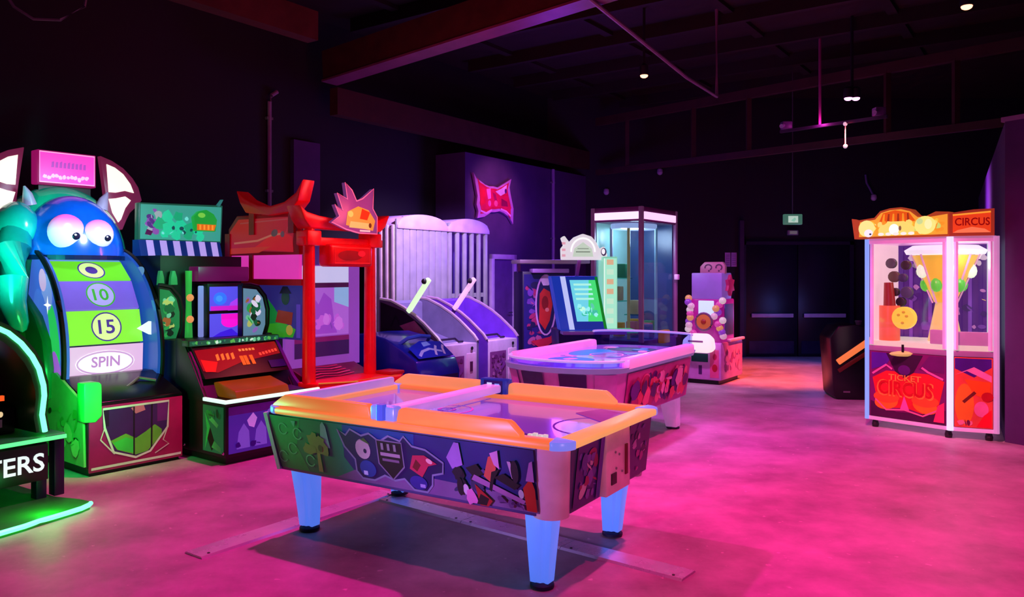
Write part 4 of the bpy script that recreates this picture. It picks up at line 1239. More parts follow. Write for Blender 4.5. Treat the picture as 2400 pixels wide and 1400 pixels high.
al = alley((-.82, 9.11, 0), 'white alley game with a grey lane and dark printed side wing', mat((120, 116, 150), rough=.35), mat((235, 190, 230), rough=.35, em=.12), E(215, 245, 200, 1.1), False)
A = Art((0, 0, 0), NY, Z)
A.poly([(-.98, .3), (-.03, .3), (-.03, .72), (-.3, .97), (-.6, 1.14), (-.98, 1.24)], P(38, 14, 40))
A.poly([(-.66, .96), (-.42, 1.03), (-.12, .78), (-.09, .6), (-.3, .7)], P(170, 100, 124))
A.busy(-.62, -.12, .62, .92, [P(70, 30, 60), P(180, 110, 120), P(30, 14, 60), P(120, 60, 80)], 24, 6, .02, .05)
A.line([(-.8, .95), (-.72, 1.08), (-.66, .98)], .02, P(20, 8, 24))
A.build('wing_print', al)
alley((-.32, 9.82, 0), 'white alley game with a violet lane next to the doorway', mat((112, 56, 190), rough=.35), mat((240, 180, 245), rough=.35, em=.12), E(250, 190, 245, .9), True)

# ------------------------------------------------------------------ tall white slatted cages behind the alleys
def cage(loc, label, x1, nsl, back, side):
    t = thing('slatted_cage', label, 'cage', loc, 55)
    wm = mat((232, 222, 252), rough=.35, em=.06)  # slats carry a faint emission to brighten the white
    w = x1
    obj('back_panel', MB().box(0.02, w - .02, .36, .42, 0, 2.2), back, t)
    obj('base', MB().box(0, w, 0, .42, 0, .5), mat((150, 120, 190)), t, bevel=.01)
    n = nsl
    for i in range(n):
        x = .058 + (w - .116) * i / (n - 1)
        u = (x - w / 2) / (w / 2)
        zt = 2.235 + .13 * math.sqrt(max(0, 1 - u * u))
        sw = .034 if nsl < 8 else .06
        obj('slat', MB().box(x - sw, x + sw, -.012, .03, .45, zt), wm, t, bevel=.012)
    for i in range(side):
        y = .06 + .32 * i / max(1, side - 1)
        obj('side_slat', MB().box(-.012, .03, y - .03, y + .03, .45, 2.22), mat((226, 205, 215), rough=.4), t, bevel=.01)
    roof = [(min(max(x, .004), w - .004), 2.22 + .15 * math.sqrt(max(0, 1 - ((x - w / 2) / (w / 2)) ** 2))) for x in [w * i / 16 for i in range(17)]]
    obj('arched_top', MB().prism([(0, 2.17)] + roof + [(w, 2.17)], 'xz', -.03, .44), mat((205, 170, 235), rough=.35), t, bevel=.008)
    obj('cross_rail', MB().box(0, w, .03, .06, 1.25, 1.31), wm, t)
    return t


a0 = Vector((-.82, 9.11, 0))
yv = Vector((-.819, .574, 0))
cage(tuple(a0 + D * .33 + yv * 1.03), 'wider white slatted cage with arched top next to the red gate', 1.0, 8, mat((205, 195, 250), rough=.4), 4)
cage(tuple(a0 + D * 1.345 + yv * 1.03), 'white slatted cage with dark gaps in front of the doorway', .94, 6, mat((70, 50, 130), rough=.4), 3)

# ------------------------------------------------------------------ red and blue art cabinet
ac = thing('art_cabinet', 'dark arcade cabinet with an oval red emblem under a pale canopy bar', 'arcade game', (.15, 11.2, 0), 12)
obj('body', MB().box(0, .62, 0, .6, 0, 1.62), mat((30, 14, 60), rough=.4), ac, bevel=.012)
A = Art((0, 0, 0), X, Z)
A.rect(.02, .60, .1, 1.58, P(40, 20, 120))
A.busy(.03, .30, .5, 1.55, [P(60, 40, 190), P(180, 40, 110), P(30, 14, 80), P(120, 60, 180), P(190, 80, 150)], 34, 5, .03, .07)
ov = arc((.34, 1.14), .145, .43, 0, 360, 26)
A.poly(ov, P(30, 16, 90))
A.poly([(.24, .9), (.25, 1.3), (.31, 1.38), (.40, 1.33), (.44, 1.15), (.4, .92), (.33, .78)], P(220, 40, 46))
A.ell(.33, 1.17, .05, .1, P(150, 10, 30))
A.ell(.36, 1.07, .03, .03, P(250, 130, 130))
A.line(ov, .024, P(225, 160, 235), closed=True)
A.poly([(.26, 1.5), (.34, 1.58), (.44, 1.5), (.38, 1.42), (.30, 1.42)], P(235, 200, 245))
A.poly([(.12, .62), (.28, .5), (.5, .64), (.58, .84), (.4, .68)], P(210, 24, 70))
A.build('front_artwork', ac)
obj('top_shelf', MB().box(.12, .66, -.12, .1, 1.6, 1.66), mat((200, 140, 230)), ac, bevel=.01)
cp = obj('canopy', MB().box(-.06, .98, -.1, .5, 1.735, 1.79), mat((225, 170, 225), rough=.4, em=.08), ac, bevel=.01)
for x in (.02, .9):
    obj('canopy_post', MB().box(x - .02, x + .02, .3, .34, 0 if x > .7 else 1.6, 1.74), mat((160, 80, 180)), cp)

# ------------------------------------------------------------------ tilted screen game
sg_ = thing('screen_game', 'arcade game with a tilted blue-green touch screen and cloud-shaped white sign', 'arcade game', (.86, 9.55, 0), 6)
obj('pedestal', MB().frus(-.25, .3, .05, .55, 0, -.3, .35, 0, .6, .9), mat((20, 22, 110), rough=.35), sg_, bevel=.02)
tilt = Vector((-.06, .12, .60)).normalized()
def tp(x, z, y=0):   # point on the tilted head
    return (x - .09 * (z - .92) / .6 * 1.0 + .02, y + .12 * (z - .92) / .6, z)
hp = []
for (x, z) in ((-.30, .90), (.28, .90), (.28, 1.56), (-.30, 1.56)):
    hp.append(tp(x, z, -.04))
for (x, z) in ((-.30, .90), (.28, .90), (.28, 1.56), (-.30, 1.56)):
    hp.append(tp(x, z, .22))
hdm = obj('screen_head', MB().add(hp, [(0, 1, 2, 3), (7, 6, 5, 4), (0, 4, 5, 1), (1, 5, 6, 2), (2, 6, 7, 3), (3, 7, 4, 0)]), mat((36, 70, 215), rough=.3, em=.5), sg_, bevel=.012)
A = Art(tp(0, .92, -.04), X, Vector((-.09, .12, .6)), lift=.004)
A.rect(-.19, -.125, -.01, .655, E(190, 200, 255, .9))
A.rect(-.125, .275, -.01, .655, E(30, 60, 190, .5))
A.rect(-.08, .25, .09, .61, E(110, 215, 235, .95))
A.poly([(.06, .09), (.25, .09), (.25, .61), (.16, .61)], E(70, 225, 120, .95))
A.rect(.24, .275, .0, .65, E(10, 140, 40, .7))
for i in range(4):
    A.rect(-.04, .18, .36 + .06 * i, .385 + .06 * i, E(170, 240, 225))
A.busy(-.06, .22, .12, .33, [E(150, 240, 240), E(90, 200, 170), E(190, 250, 220), E(60, 190, 160)], 22, 3, .015, .04)
A.build('screen_picture', hdm)
obj('lip', MB().box(-.28, .5, -.22, 0, .86, .90), mat((150, 160, 240), rough=.3), sg_, bevel=.01)
lt = obj('side_column', MB().box(.26, .44, .02, .3, .9, 1.80), E(140, 220, 190, .8), sg_, bevel=.01)
A = Art((.35, .02, 0), X, Z)
A.rect(-.08, .08, .92, 1.78, E(165, 235, 205, .95))
rng = random.Random(11)
for i in range(7):
    z_ = .98 + i * .12
    A.rect(-.045, .04, z_, z_ + .065, rng.choice([E(40, 150, 90, .6), E(230, 190, 150, .8), E(60, 60, 90, .4), E(200, 240, 210, .9)]))
A.line([(-.075, .92), (-.075, 1.78)], .012, E(230, 250, 240))
A.build('column_print', lt)
tr = obj('prize_tray', MB().box(.2, .66, -.14, .25, .87, .905), E(60, 190, 120, .5), sg_, bevel=.008)
cl = [(-.24, 1.76), (.32, 1.76), (.34, 1.82), (.30, 1.93), (.24, 1.90), (.2, 1.98), (.14, 2.05), (.03, 2.085), (-.08, 2.04), (-.14, 1.98), (-.2, 2.06), (-.245, 2.03), (-.21, 1.94), (-.245, 1.9)]
cs = obj('cloud_sign', MB().prism(cl, 'xz', .12, .2), mat((245, 238, 248), rough=.4, em=.75), sg_, bevel=.012)
A = Art((0, .12, 0), X, Z)
A.line(arc((.03, 1.86), .15, .17, 0, 180, 12), .02, E(255, 255, 255))
A.poly([(-.1, 1.80), (.16, 1.80), (.14, 1.9), (.03, 1.98), (-.08, 1.9)], E(205, 225, 205, .8))
A.line([(-.06, 1.86), (.12, 1.86)], .012, E(130, 150, 130, .6))
A.line([(-.04, 1.90), (.1, 1.90)], .01, E(150, 170, 150, .6))
A.ell(.29, 1.86, .035, .05, E(90, 60, 110, .5))
A.ell(.285, 1.865, .022, .035, E(250, 240, 255))
for z_ in (1.8, 1.87, 1.95):
    A.rect(-.235, -.19, z_, z_ + .03, E(235, 170, 190, .8))
A.build('sign_print', cs)
obj('sign_post', MB().bar((-.04, .18, 1.55), (0, .18, 1.78), .04, .04), mat((170, 100, 200)), sg_)

# ------------------------------------------------------------------ glass prize tower
pt = thing('prize_tower', 'tall glass prize tower with a lit header and mauve corner posts', 'arcade game', (1.745, 10.5, 0), -35)
MAUVE = mat((200, 110, 190), rough=.35, em=.08)
obj('base', MB().box(-.77, -.01, .01, 1.17, 0, .68), mat((110, 60, 130), rough=.4), pt, bevel=.012)
for x, y in ((-.755, .025), (-.025, .025), (-.025, 1.155), (-.755, 1.155)):
    obj('corner_post', MB().box(x - .03, x + .03, y - .03, y + .03, .66, 2.5), MAUVE, pt, bevel=.008)
obj('header', MB().box(-.775, -.005, .005, 1.175, 2.30, 2.50), mat((130, 50, 120), rough=.4), pt, bevel=.008)
obj('header_light', MB().box(-.72, -.05, -.012, .008, 2.33, 2.43), E(250, 205, 250, 1.4), pt, bevel=.004)
obj('header_light', MB().box(-.007, .014, .06, 1.10, 2.33, 2.43), E(250, 190, 245, 1.3), pt, bevel=.004)
for (x0, x1, y0, y1) in ((-.73, -.05, .02, .026), (-.03, -.024, .05, 1.13)):
    obj('glass_pane', MB().box(x0, x1, y0, y1, .68, 2.30), glass((225, 235, 245)), pt)
obj('back_wall', MB().box(-.74, -.05, 1.10, 1.14, .68, 2.3), mat((60, 84, 150), rough=.3, em=.2), pt)
obj('side_wall', MB().box(-.745, -.72, .06, 1.1, .68, 2.3), mat((150, 205, 200), rough=.3, em=.5), pt)  # emission in the wall colour brightens the inside of the tower
obj('lamp_ring', MB().prism(arc((-.39, .55), .3, .42, 0, 360, 20), 'xy', 2.22, 2.29), E(190, 205, 250, .8), pt)
for x, y, c in ((-.30, .2, (215, 190, 130)), (-.62, .3, (190, 190, 230)), (-.12, .7, (150, 190, 215)), (-.2, .4, (70, 90, 110))):
    obj('prize_pole', MB().tube([(x, y, .68), (x, y, 2.24)], .022, 10), mat(c, rough=.25, em=.2), pt, smooth=True)
rng = random.Random(5)
for i, (x, y, z) in enumerate(((-.6, .5, .78), (-.42, .55, .8), (-.22, .6, .78), (-.5, .8, .82), (-.3, .85, .8), (-.14, .45, .77), (-.55, .35, 1.3), (-.5, .42, 1.62), (-.4, .62, 1.1))):
    c = rng.choice([(60, 170, 120), (210, 190, 150), (220, 120, 150), (80, 110, 200), (230, 170, 60)])
    p_ = obj('prize_box', MB().box(x - .07, x + .07, y - .06, y + .06, z - .09, z + .11), mat(c, rough=.4, em=.15), pt, bevel=.012)
    if z > 1:
        obj('shelf', MB().box(x - .12, x + .1, y - .12, y + .1, z - .105, z - .09), glass((180, 230, 220)), pt)
A = Art((-.05, 1.098, .7), NX, Z)
A.busy(.02, .66, .02, 1.55, [P(40, 120, 90), P(80, 150, 130), P(30, 50, 80), P(150, 190, 180)], 50, 7, .03, .07)
A.build('back_print', pt)
bx = obj('yellow_box', MB().box(.0, .09, .5, .72, .62, .80), mat((240, 150, 20), rough=.4, em=.2), pt, bevel=.015)
obj('pay_reader', MB().box(-.01, .05, 1.08, 1.15, 1.5, 1.58), mat((230, 200, 230), rough=.4), pt, bevel=.01)
lamp('tower_light', tuple(pt.matrix_basis @ Vector((-.38, .5, 2.15))), (.75, .9, 1.0), 45, kind='POINT', radius=.2)

# ------------------------------------------------------------------ small candy game
cg = thing('candy_game', 'small pink and lilac candy crane with a round orange dial', 'arcade game', (2.97, 11.1, 0), -35)
LIL = mat((196, 150, 240), rough=.35, em=.06)
obj('feet', MB().box(-.50, -.06, .05, .85, 0, .07), BLACK, cg)
bb = obj('base_cabinet', MB().box(-.54, -.005, .005, .93, .06, .60), mat((225, 150, 235), rough=.35), cg, bevel=.03)
A = Art((0, .005, 0), X, Z)
A.rect(-.45, -.20, .32, .44, P(16, 70, 80))
A.rect(-.17, -.04, .1, .5, P(245, 90, 160))
A.ell(-.10, .40, .03, .045, P(200, 20, 90))
A.ell(-.10, .24, .04, .055, P(200, 20, 60))
A.rect(-.34, -.29, .14, .27, P(80, 30, 110))
A.build('front_print', bb)
A = Art((-.005, 0, 0), Y, Z)
A.busy(.05, .88, .1, .55, [P(190, 90, 190), P(120, 60, 150), P(230, 160, 230), P(150, 80, 180)], 26, 8, .03, .07)
A.build('side_print', bb)
obj('side_shelf', MB().box(-.03, .03, .3, .92, .60, .64), mat((235, 215, 250)), cg, bevel=.01)
nose = obj('bumper', MB().prism([(-.55, .50), (-.50, .46), (-.14, .46), (-.08, .52), (-.10, .66), (-.18, .73), (-.42, .73), (-.53, .64)], 'xz', -.14, .02), mat((255, 240, 245), rough=.25, em=.85), cg, bevel=.03)
obj('bumper_slot', MB().box(-.44, -.22, -.147, -.138, .61, .635), mat((170, 120, 170)), nose)
tw2 = obj('tower', MB().box(-.50, -.03, .06, .62, .60, 1.22), mat((205, 30, 175), rough=.35, em=.35), cg, bevel=.02)  # plastic here and on knobs and head carries emission to look brighter
obj('window', MB().box(-.36, -.13, .035, .062, .98, 1.2), E(190, 205, 255, 1.1), cg, bevel=.01)
obj('window_side', MB().box(-.033, -.02, .2, .55, .7, 1.15), mat((90, 110, 170), rough=.3), cg)
dial = obj('dial', MB().tube([(-.25, .05, .90), (-.25, -.04, .90)], .115, 20), mat((230, 110, 70), rough=.35, em=.4), cg, bevel=.01)
obj('dial_ring', MB().tube([(-.25 + .12 * math.cos(t / 20 * 6.2832), -.03, .90 + .12 * math.sin(t / 20 * 6.2832)) for t in range(20)], .018, 6, closed=True), mat((120, 80, 120)), dial, smooth=True)
obj('dial_hub', MB().ell((-.25, -.045, .90), (.04, .02, .04), 10, 6), mat((190, 40, 40), em=.3), dial)
rng = random.Random(2)
cand = [(250, 190, 230), (240, 80, 190), (160, 70, 220), (255, 225, 240), (250, 170, 120)]
for i in range(20):
    s_ = -1 if i % 2 else 1
    x = -.265 + s_ * rng.uniform(.15, .28)
    z_ = .70 + .028 * i
    obj('candy_knob', MB().ell((x, .02 + rng.uniform(-.02, .03), z_), (.055, .05, .05), 10, 6), mat(cand[i % 5], rough=.3, em=.45), cg, smooth=True)
hb = obj('head_panel', MB().box(-.49, -.03, .10, .5, 1.22, 1.60), mat((165, 105, 230), rough=.4, em=.35), cg, bevel=.015)
crest = obj('crest', MB().prism([(-.40, 1.59), (-.02, 1.59), (-.02, 1.70), (-.06, 1.76), (-.33, 1.76), (-.40, 1.69)], 'xz', .2, .28), mat((230, 130, 190), rough=.4, em=.12), cg, bevel=.012)
A = Art((0, .2, 0), X, Z)
A.line(arc((-.27, 1.68), .05, .04, -60, 200, 10), .02, P(70, 10, 70))
A.ell(-.26, 1.63, .014, .014, P(70, 10, 70))
A.line(arc((-.11, 1.68), .045, .04, -60, 200, 10), .02, P(70, 10, 70))
A.ell(-.11, 1.63, .014, .014, P(70, 10, 70))
A.build('crest_print', crest)
fl_ = obj('side_flower', MB().prism(star(.36, 1.42, .16, .1, 6), 'yz', -.03, .02), mat((225, 40, 130), em=.2), cg, bevel=.01)

# ------------------------------------------------------------------ circus token pusher by the right partition
cx = thing('circus_pusher', 'tall lit circus prize game with tiger-yellow marquee by the right partition', 'arcade game', (4.23, 7.56, 0), 0)
L_, M_, R_, R2_, L2_ = [Vector((x - 4.23, y - 7.56, 0)) for x, y in ((3.71, 8.18), (4.23, 7.56), (4.58, 7.40), (4.98, 8.14), (4.26, 8.72))]
FRAME = mat((240, 170, 230), rough=.3, em=.3, base=.9)  # frame emission stands in for blacklight on pale plastic
poly = [L_, M_, R_, R2_, L2_]


def shrink(k):
    c = sum(poly, Vector()) / 5
    return [((v - c) * k + c) for v in poly]


xy = lambda vs_: [(v.x, v.y) for v in vs_]
for v in shrink(.88):
    obj('foot', MB().lathe([(.03, 0), (.035, .03), (.02, .09)], (v.x, v.y, 0), 10), DARK, cx)
lowb = obj('lower_cabinet', MB().prism(xy(shrink(.985)), 'xy', .08, .80), mat((110, 20, 90), rough=.4), cx)
obj('bottom_frame', MB().prism(xy(shrink(1.0)), 'xy', .075, .115), FRAME, cx, bevel=.006)
obj('shelf_band', MB().prism(xy(shrink(1.0)), 'xy', .795, .85), mat((220, 120, 200), rough=.3, em=.2), cx, bevel=.006)
obj('top_frame', MB().prism(xy(shrink(1.0)), 'xy', 1.90, 1.955), FRAME, cx, bevel=.006)
lightpost = mat((215, 215, 255), rough=.3, em=1.1)
for v, m_, r in ((L_, mat((130, 165, 255), rough=.3, em=.9), .022), (M_, lightpost, .03), (R_, mat((240, 160, 230), rough=.3, em=.5), .026), (R2_, FRAME, .026), (L2_, FRAME, .026)):
    obj('corner_light', MB().tube([(v.x, v.y, .08), (v.x, v.y, 1.95)], r, 8), m_, cx, smooth=True)
for p_, q_ in ((L_, M_), (M_, R_)):
    n_ = Vector(((q_ - p_).y, -(q_ - p_).x, 0)).normalized()
    a_, b_ = p_ + (q_ - p_) * .04 - n_ * .012, q_ - (q_ - p_) * .04 - n_ * .012
    obj('glass_pane', MB().prism([(a_.x, a_.y), (b_.x, b_.y), ((b_ - .006 * n_).x, (b_ - .006 * n_).y), ((a_ - .006 * n_).x, (a_ - .006 * n_).y)], 'xy', .85, 1.90), glass(gloss=.05), cx)
    w_ = .02
    a2, b2 = p_ + (q_ - p_).normalized() * .05, q_ - (q_ - p_).normalized() * .05
    for v_ in (a2, b2):
        obj('pane_frame', MB().bar((v_.x, v_.y, .86), (v_.x, v_.y, 1.9), .02, .04), FRAME, cx)
ex1 = (M_ - L_).normalized()
ex2 = (R_ - M_).normalized()
A = Art(L_, ex1, Z, lift=.004)
W1 = (M_ - L_).length
A.rect(.035, W1 - .035, .12, .79, P(120, 16, 110))
A.poly([(.04, .12), (W1 - .04, .12), (W1 - .04, .26), (.55, .2), (.3, .19), (.04, .28)], P(70, 10, 70))
A.poly([(.06, .52), (.2, .60), (W1 - .2, .60), (W1 - .05, .54), (W1 - .1, .3), (W1 - .25, .2), (.4, .24), (.22, .22), (.1, .32)], P(228, 40, 40))
for sx_ in (.2, .58):
    A.ell(sx_, .28, .12, .075, P(250, 150, 30), rot=12 if sx_ < .4 else -12)
    A.ell(sx_, .33, .13, .06, P(250, 110, 40))
A.poly([(.05, .60), (.05, .78), (.28, .78), (.2, .66)], P(80, 24, 170))
A.poly([(.52, .64), (.62, .78), (W1 - .05, .78), (W1 - .05, .62)], P(100, 16, 110))
A.poly([(.2, .78), (.56, .78), (.47, .60), (.38, .54), (.29, .60)], P(50, 6, 60))
A.ell(.38, .62, .06, .05, P(90, 20, 130))
A.line([(.06, .56), (.2, .66), (.26, .62)], .02, P(250, 120, 190))
A.line([(W1 - .06, .56), (W1 - .2, .62), (W1 - .26, .66)], .02, P(250, 120, 190))
A.line([(.09, .3), (.2, .2), (.38, .22), (.56, .18), (W1 - .1, .26)], .016, P(250, 130, 170))
A.poly([(.34, .22), (.38, .36), (.43, .22)], P(240, 110, 190))
A.text('CIRCUS', .385, .425, .56, .17, P(250, 170, 60))
A.text('CIRCUS', .385, .43, .53, .145, P(206, 14, 16))
A.text('TICKET', .385, .54, .32, .06, P(255, 190, 70))
A.poly([(.66, .14), (.76, .14), (.76, .34), (.7, .3)], P(250, 60, 120))
A.build('front_artwork', lowb)
A = Art(M_, ex2, Z, lift=.004)
W2 = (R_ - M_).length
A.rect(.035, W2 - .03, .12, .79, P(235, 90, 70))
A.poly([(.04, .68), (.04, .78), (W2 - .04, .78), (W2 - .04, .7), (.2, .60)], P(70, 16, 150))
A.poly([(.04, .62), (.14, .66), (W2 - .04, .56), (W2 - .04, .62), (.2, .70)], P(245, 150, 210))
A.ell(.12, .34, .08, .2, P(250, 150, 40))
A.poly([(.12, .58), (W2 - .05, .56), (W2 - .05, .38), (.2, .44)], P(255, 110, 20))
A.poly([(.1, .37), (.2, .47), (.22, .45), (.12, .35)], P(110, 40, 30))
A.ell(.26, .3, .06, .075, P(245, 130, 180))
A.poly([(.22, .13), (W2 - .04, .13), (W2 - .04, .3), (.28, .24)], P(250, 20, 40))
A.busy(.04, .2, .13, .2, [P(110, 20, 70), P(240, 150, 170)], 7, 3, .02, .03)
A.ell(.31, .42, .05, .045, P(200, 20, 30))
A.build('end_artwork', lowb)
# dark funnel above the front print
cup = L_ + ex1 * .385
n1 = Vector((ex1.y, -ex1.x, 0))
obj('joystick_well', MB().ell(tuple(cup + n1 * .0 + Vector((0, 0, .785))), (.16, .06, .028), 16, 6), mat((255, 200, 120), em=.5), cx, smooth=True)
j = cup + n1 * .05
obj('joystick', MB().tube([(j.x, j.y, .80), (j.x, j.y, .88)], .012, 8), BLACK, cx)
# inside: back walls, floor, funnel and targets
inn = shrink(.96)
bw = obj('inner_back', MB().prism(xy([L2_ - (L2_ - R2_) * .0, R2_, R2_ + (M_ - R2_) * .05, L2_ + (M_ - L2_) * .05]), 'xy', .85, 1.9), mat((110, 40, 170), rough=.4, em=.25), cx)
ub = (R2_ - L2_).normalized()
A = Art(L2_ + (M_ - L2_) * .055, ub, Z, lift=.01)
WB = (R2_ - L2_).length
rng = random.Random(15)
for i in range(9):
    x_ = .03 + i * (WB - .08) / 9
    A.rect(x_, x_ + .035, .86, 1.88, E(*((140, 70, 200) if i % 2 else (84, 24, 140)), .45))
A.busy(.04, WB - .04, .95, 1.5, [E(200, 120, 200, .5), E(70, 30, 120, .4), E(235, 190, 120, .6), E(120, 60, 170, .5)], 24, 19, .02, .06)
A.busy(.04, WB - .04, 1.55, 1.86, [E(245, 225, 235, .8), E(210, 180, 210, .7), E(150, 130, 150, .5)], 22, 23, .02, .05)
A.build('back_print', bw)
iw = obj('inner_side', MB().prism(xy([L_ + (L2_ - L_) * .06 + (M_ - L_) * .05, L2_ - (L2_ - L_) * .05 + (R2_ - L2_) * .03, L2_ - (L2_ - L_) * .05 + (R2_ - L2_) * .06, L_ + (L2_ - L_) * .06 + (M_ - L_) * .07]), 'xy', .85, 1.9), mat((250, 200, 215), rough=.4, em=.8), cx)
rw = obj('inner_mirror', MB().prism(xy([R_ + (R2_ - R_) * .05 - (R_ - M_) * .05, R2_ - (R2_ - R_) * .05 - (R_ - M_) * .05, R2_ - (R2_ - R_) * .05 - (R_ - M_) * .1, R_ + (R2_ - R_) * .05 - (R_ - M_) * .1]), 'xy', .85, 1.9), mat((215, 240, 235), rough=.2, em=.6), cx)
obj('play_floor', MB().prism(xy(inn), 'xy', .85, .90), mat((250, 225, 215), rough=.3, em=.55), cx)  # emission paints a pale glow at the bottom of the case
pf = (M_ + L2_) / 2 * .55 + (R_ + R2_) / 2 * .12
fc_ = (M_ * .45 + (L2_ + R2_) / 2 * .55)
fn = MB().loft([[(fc_.x + .10 * a, fc_.y + .10 * b, 1.30) for a, b in arc((0, 0), 1, 1, 0, 337.5, 15)], [(fc_.x + .30 * a, fc_.y + .30 * b, 1.78) for a, b in arc((0, 0), 1, 1, 0, 337.5, 15)]])
fu = obj('prize_funnel', fn, E(240, 180, 60, .75), cx, smooth=True)
for i in range(10):
    a_ = 2 * math.pi * i / 10
    d_ = Vector((math.cos(a_), math.sin(a_), 0))
    r_ = .21
    c_ = fc_ + d_ * .215
    zz = 1.56 + (.06 if i % 2 else -.08)
    obj('funnel_spot', MB().ell((fc_.x + d_.x * (.10 + (zz - 1.30) / .48 * .2), fc_.y + d_.y * (.10 + (zz - 1.30) / .48 * .2), zz), (.055, .055, .075), 10, 6), E(*((235, 245, 220) if i % 2 else (90, 190, 60)), .8), fu, smooth=True)
for i in range(8):
    a_ = 2 * math.pi * i / 8 + .3
    obj('funnel_rib', MB().bar((fc_.x + .11 * math.cos(a_), fc_.y + .11 * math.sin(a_), 1.29), (fc_.x + .31 * math.cos(a_), fc_.y + .31 * math.sin(a_), 1.79), .014, .014), mat((245, 170, 215), em=.5), fu)
obj('funnel_stem', MB().tube([(fc_.x, fc_.y, .9), (fc_.x, fc_.y, 1.3)], [.16, .085], 16), E(245, 200, 130, .6), cx, smooth=True)
obj('lamp_canopy', MB().lathe([(.36, 0), (.38, .04), (.30, .09)], (fc_.x, fc_.y, 1.79), 20), E(245, 235, 250, .8), cx, smooth=True)
# side wheel, red column, speaker grilles
rc = L_ + ex1 * .16 - n1 * .16
obj('red_column', MB().tube([(rc.x, rc.y, .9), (rc.x, rc.y, 1.26)], .10, 14), E(245, 96, 70, .6), cx, smooth=True)
obj('red_cap', MB().tube([(rc.x, rc.y, 1.26), (rc.x - .01, rc.y, 1.5)], [.06, .045], 12), E(150, 26, 30, .6), cx, smooth=True)
yc = L_ + ex1 * .33 - n1 * .10
dsc = obj('token_drum', MB().tube([tuple(yc + Vector((0, 0, 1.14)) + n1 * .03), tuple(yc + Vector((0, 0, 1.14)) - n1 * .06)], .115, 20), E(245, 200, 70, .8), cx, bevel=.015)
for dx, dz in ((-.04, .03), (.04, .02), (0, -.05), (.01, .06)):
    obj('drum_spot', MB().ell(tuple(yc + ex1 * dx + n1 * .03 + Vector((0, 0, 1.14 + dz))), (.018, .018, .014), 8, 5), E(210, 140, 50, .7), dsc)
for k, (dx, dz, rr, c) in enumerate(((.10, 1.70, .055, (120, 105, 120)), (.25, 1.68, .05, (70, 50, 60)), (.13, 1.56, .06, (120, 90, 80)), (.26, 1.40, .06, (90, 80, 130)), (.14, 1.40, .045, (60, 40, 40)), (.22, 1.55, .045, (80, 60, 120)), (.2, 1.30, .05, (40, 30, 50)))):
    c_ = L_ + ex1 * (.05 + dx) - n1 * .22
    obj('gear', MB().tube([tuple(c_ + Vector((0, 0, dz)) + n1 * .02), tuple(c_ + Vector((0, 0, dz)) - n1 * .03)], rr, 12), mat(c, rough=.4, em=.15), cx, bevel=.008)
for p_, e_, x0, x1, z0, z1 in ((M_, ex2, .05, W2 - .05, .90, 1.03), (L_, ex1, W1 - .20, W1 - .05, .90, 1.04)):
    a_, b_ = p_ + e_ * x0, p_ + e_ * x1
    nn = Vector((e_.y, -e_.x, 0))
    a_, b_ = a_ - nn * .03, b_ - nn * .03
    obj('ticket_box', MB().prism([(a_.x, a_.y), (b_.x, b_.y), ((b_ - nn * .08).x, (b_ - nn * .08).y), ((a_ - nn * .08).x, (a_ - nn * .08).y)], 'xy', z0, z1), mat((225, 130, 200), rough=.35, em=.35), cx, bevel=.008)
# marquee
mp = [(-.12, 1.955), (W1 + .005, 1.955), (W1 + .005, 2.19), (.69, 2.20), (.60, 2.16), (.52, 2.17), (.46, 2.235), (.36, 2.262), (.25, 2.258), (.15, 2.235), (.09, 2.17), (.0, 2.16), (-.09, 2.15), (-.15, 2.17)]
mb = MB()
front = [L_ + ex1 * a_ + Vector((0, 0, z_)) + n1 * .03 for a_, z_ in mp]
back = [v - n1 * .10 for v in front]
n_ = len(mp)
mb.add(front + back, [tuple(range(n_)), tuple(range(2 * n_ - 1, n_ - 1, -1))] + [(i, (i + 1) % n_, n_ + (i + 1) % n_, n_ + i) for i in range(n_)])
mqq = obj('marquee', mb, E(200, 80, 40, .5), cx)
A = Art(L_ + n1 * .03, ex1, Z, lift=.003)
A.poly([(a_, z_) for a_, z_ in [(-.07, 1.975), (W1 - .01, 1.975), (W1 - .01, 2.17), (.60, 2.145), (.52, 2.155), (.45, 2.215), (.36, 2.242), (.25, 2.238), (.16, 2.215), (.1, 2.15), (-.06, 2.13)]], E(240, 160, 50, .9))
A.poly([(.14, 2.12), (.18, 2.21), (.3, 2.235), (.44, 2.205), (.5, 2.12), (.32, 2.09)], E(235, 90, 15, .8))
for i in range(6):
    A.poly([(.17 + i * .05, 2.12), (.195 + i * .05, 2.12), (.20 + i * .047, 2.20), (.185 + i * .047, 2.20)], E(*((160, 50, 20) if i % 2 else (250, 160, 40)), .8))
A.busy(-.06, W1 - .02, 1.98, 2.15, [E(250, 215, 110, .95), E(255, 240, 190, 1.0), E(240, 150, 40, .9), E(200, 220, 110, .9), E(255, 190, 60, .95)], 60, 41, .02, .045)
A.ell(.02, 2.06, .085, .085, E(235, 235, 140, .95))
A.ell(.04, 2.01, .045, .04, E(230, 235, 250, 1.0))
A.ell(.60, 2.07, .10, .09, E(235, 235, 130, .95))
A.ell(.63, 2.08, .035, .05, E(255, 240, 170, 1.0))
A.ell(.55, 2.11, .03, .03, E(200, 225, 150, .9))
A.poly([(.14, 1.98), (.5, 1.98), (.5, 2.06), (.4, 2.12), (.25, 2.12), (.15, 2.06)], E(245, 220, 110, .95))
A.ell(.30, 2.04, .05, .055, E(255, 250, 235, 1.1))
A.ell(.36, 2.05, .014, .025, E(150, 110, 70, .7))
A.ell(.06, 2.0, .012, .01, E(60, 60, 90, .6))
for i in range(5):
    A.ell(.17 + i * .075, 1.995, .03, .016, E(255, 235, 225, 1.0))
A.build('marquee_print', mqq)
n2 = Vector((ex2.y, -ex2.x, 0))
mb = MB()
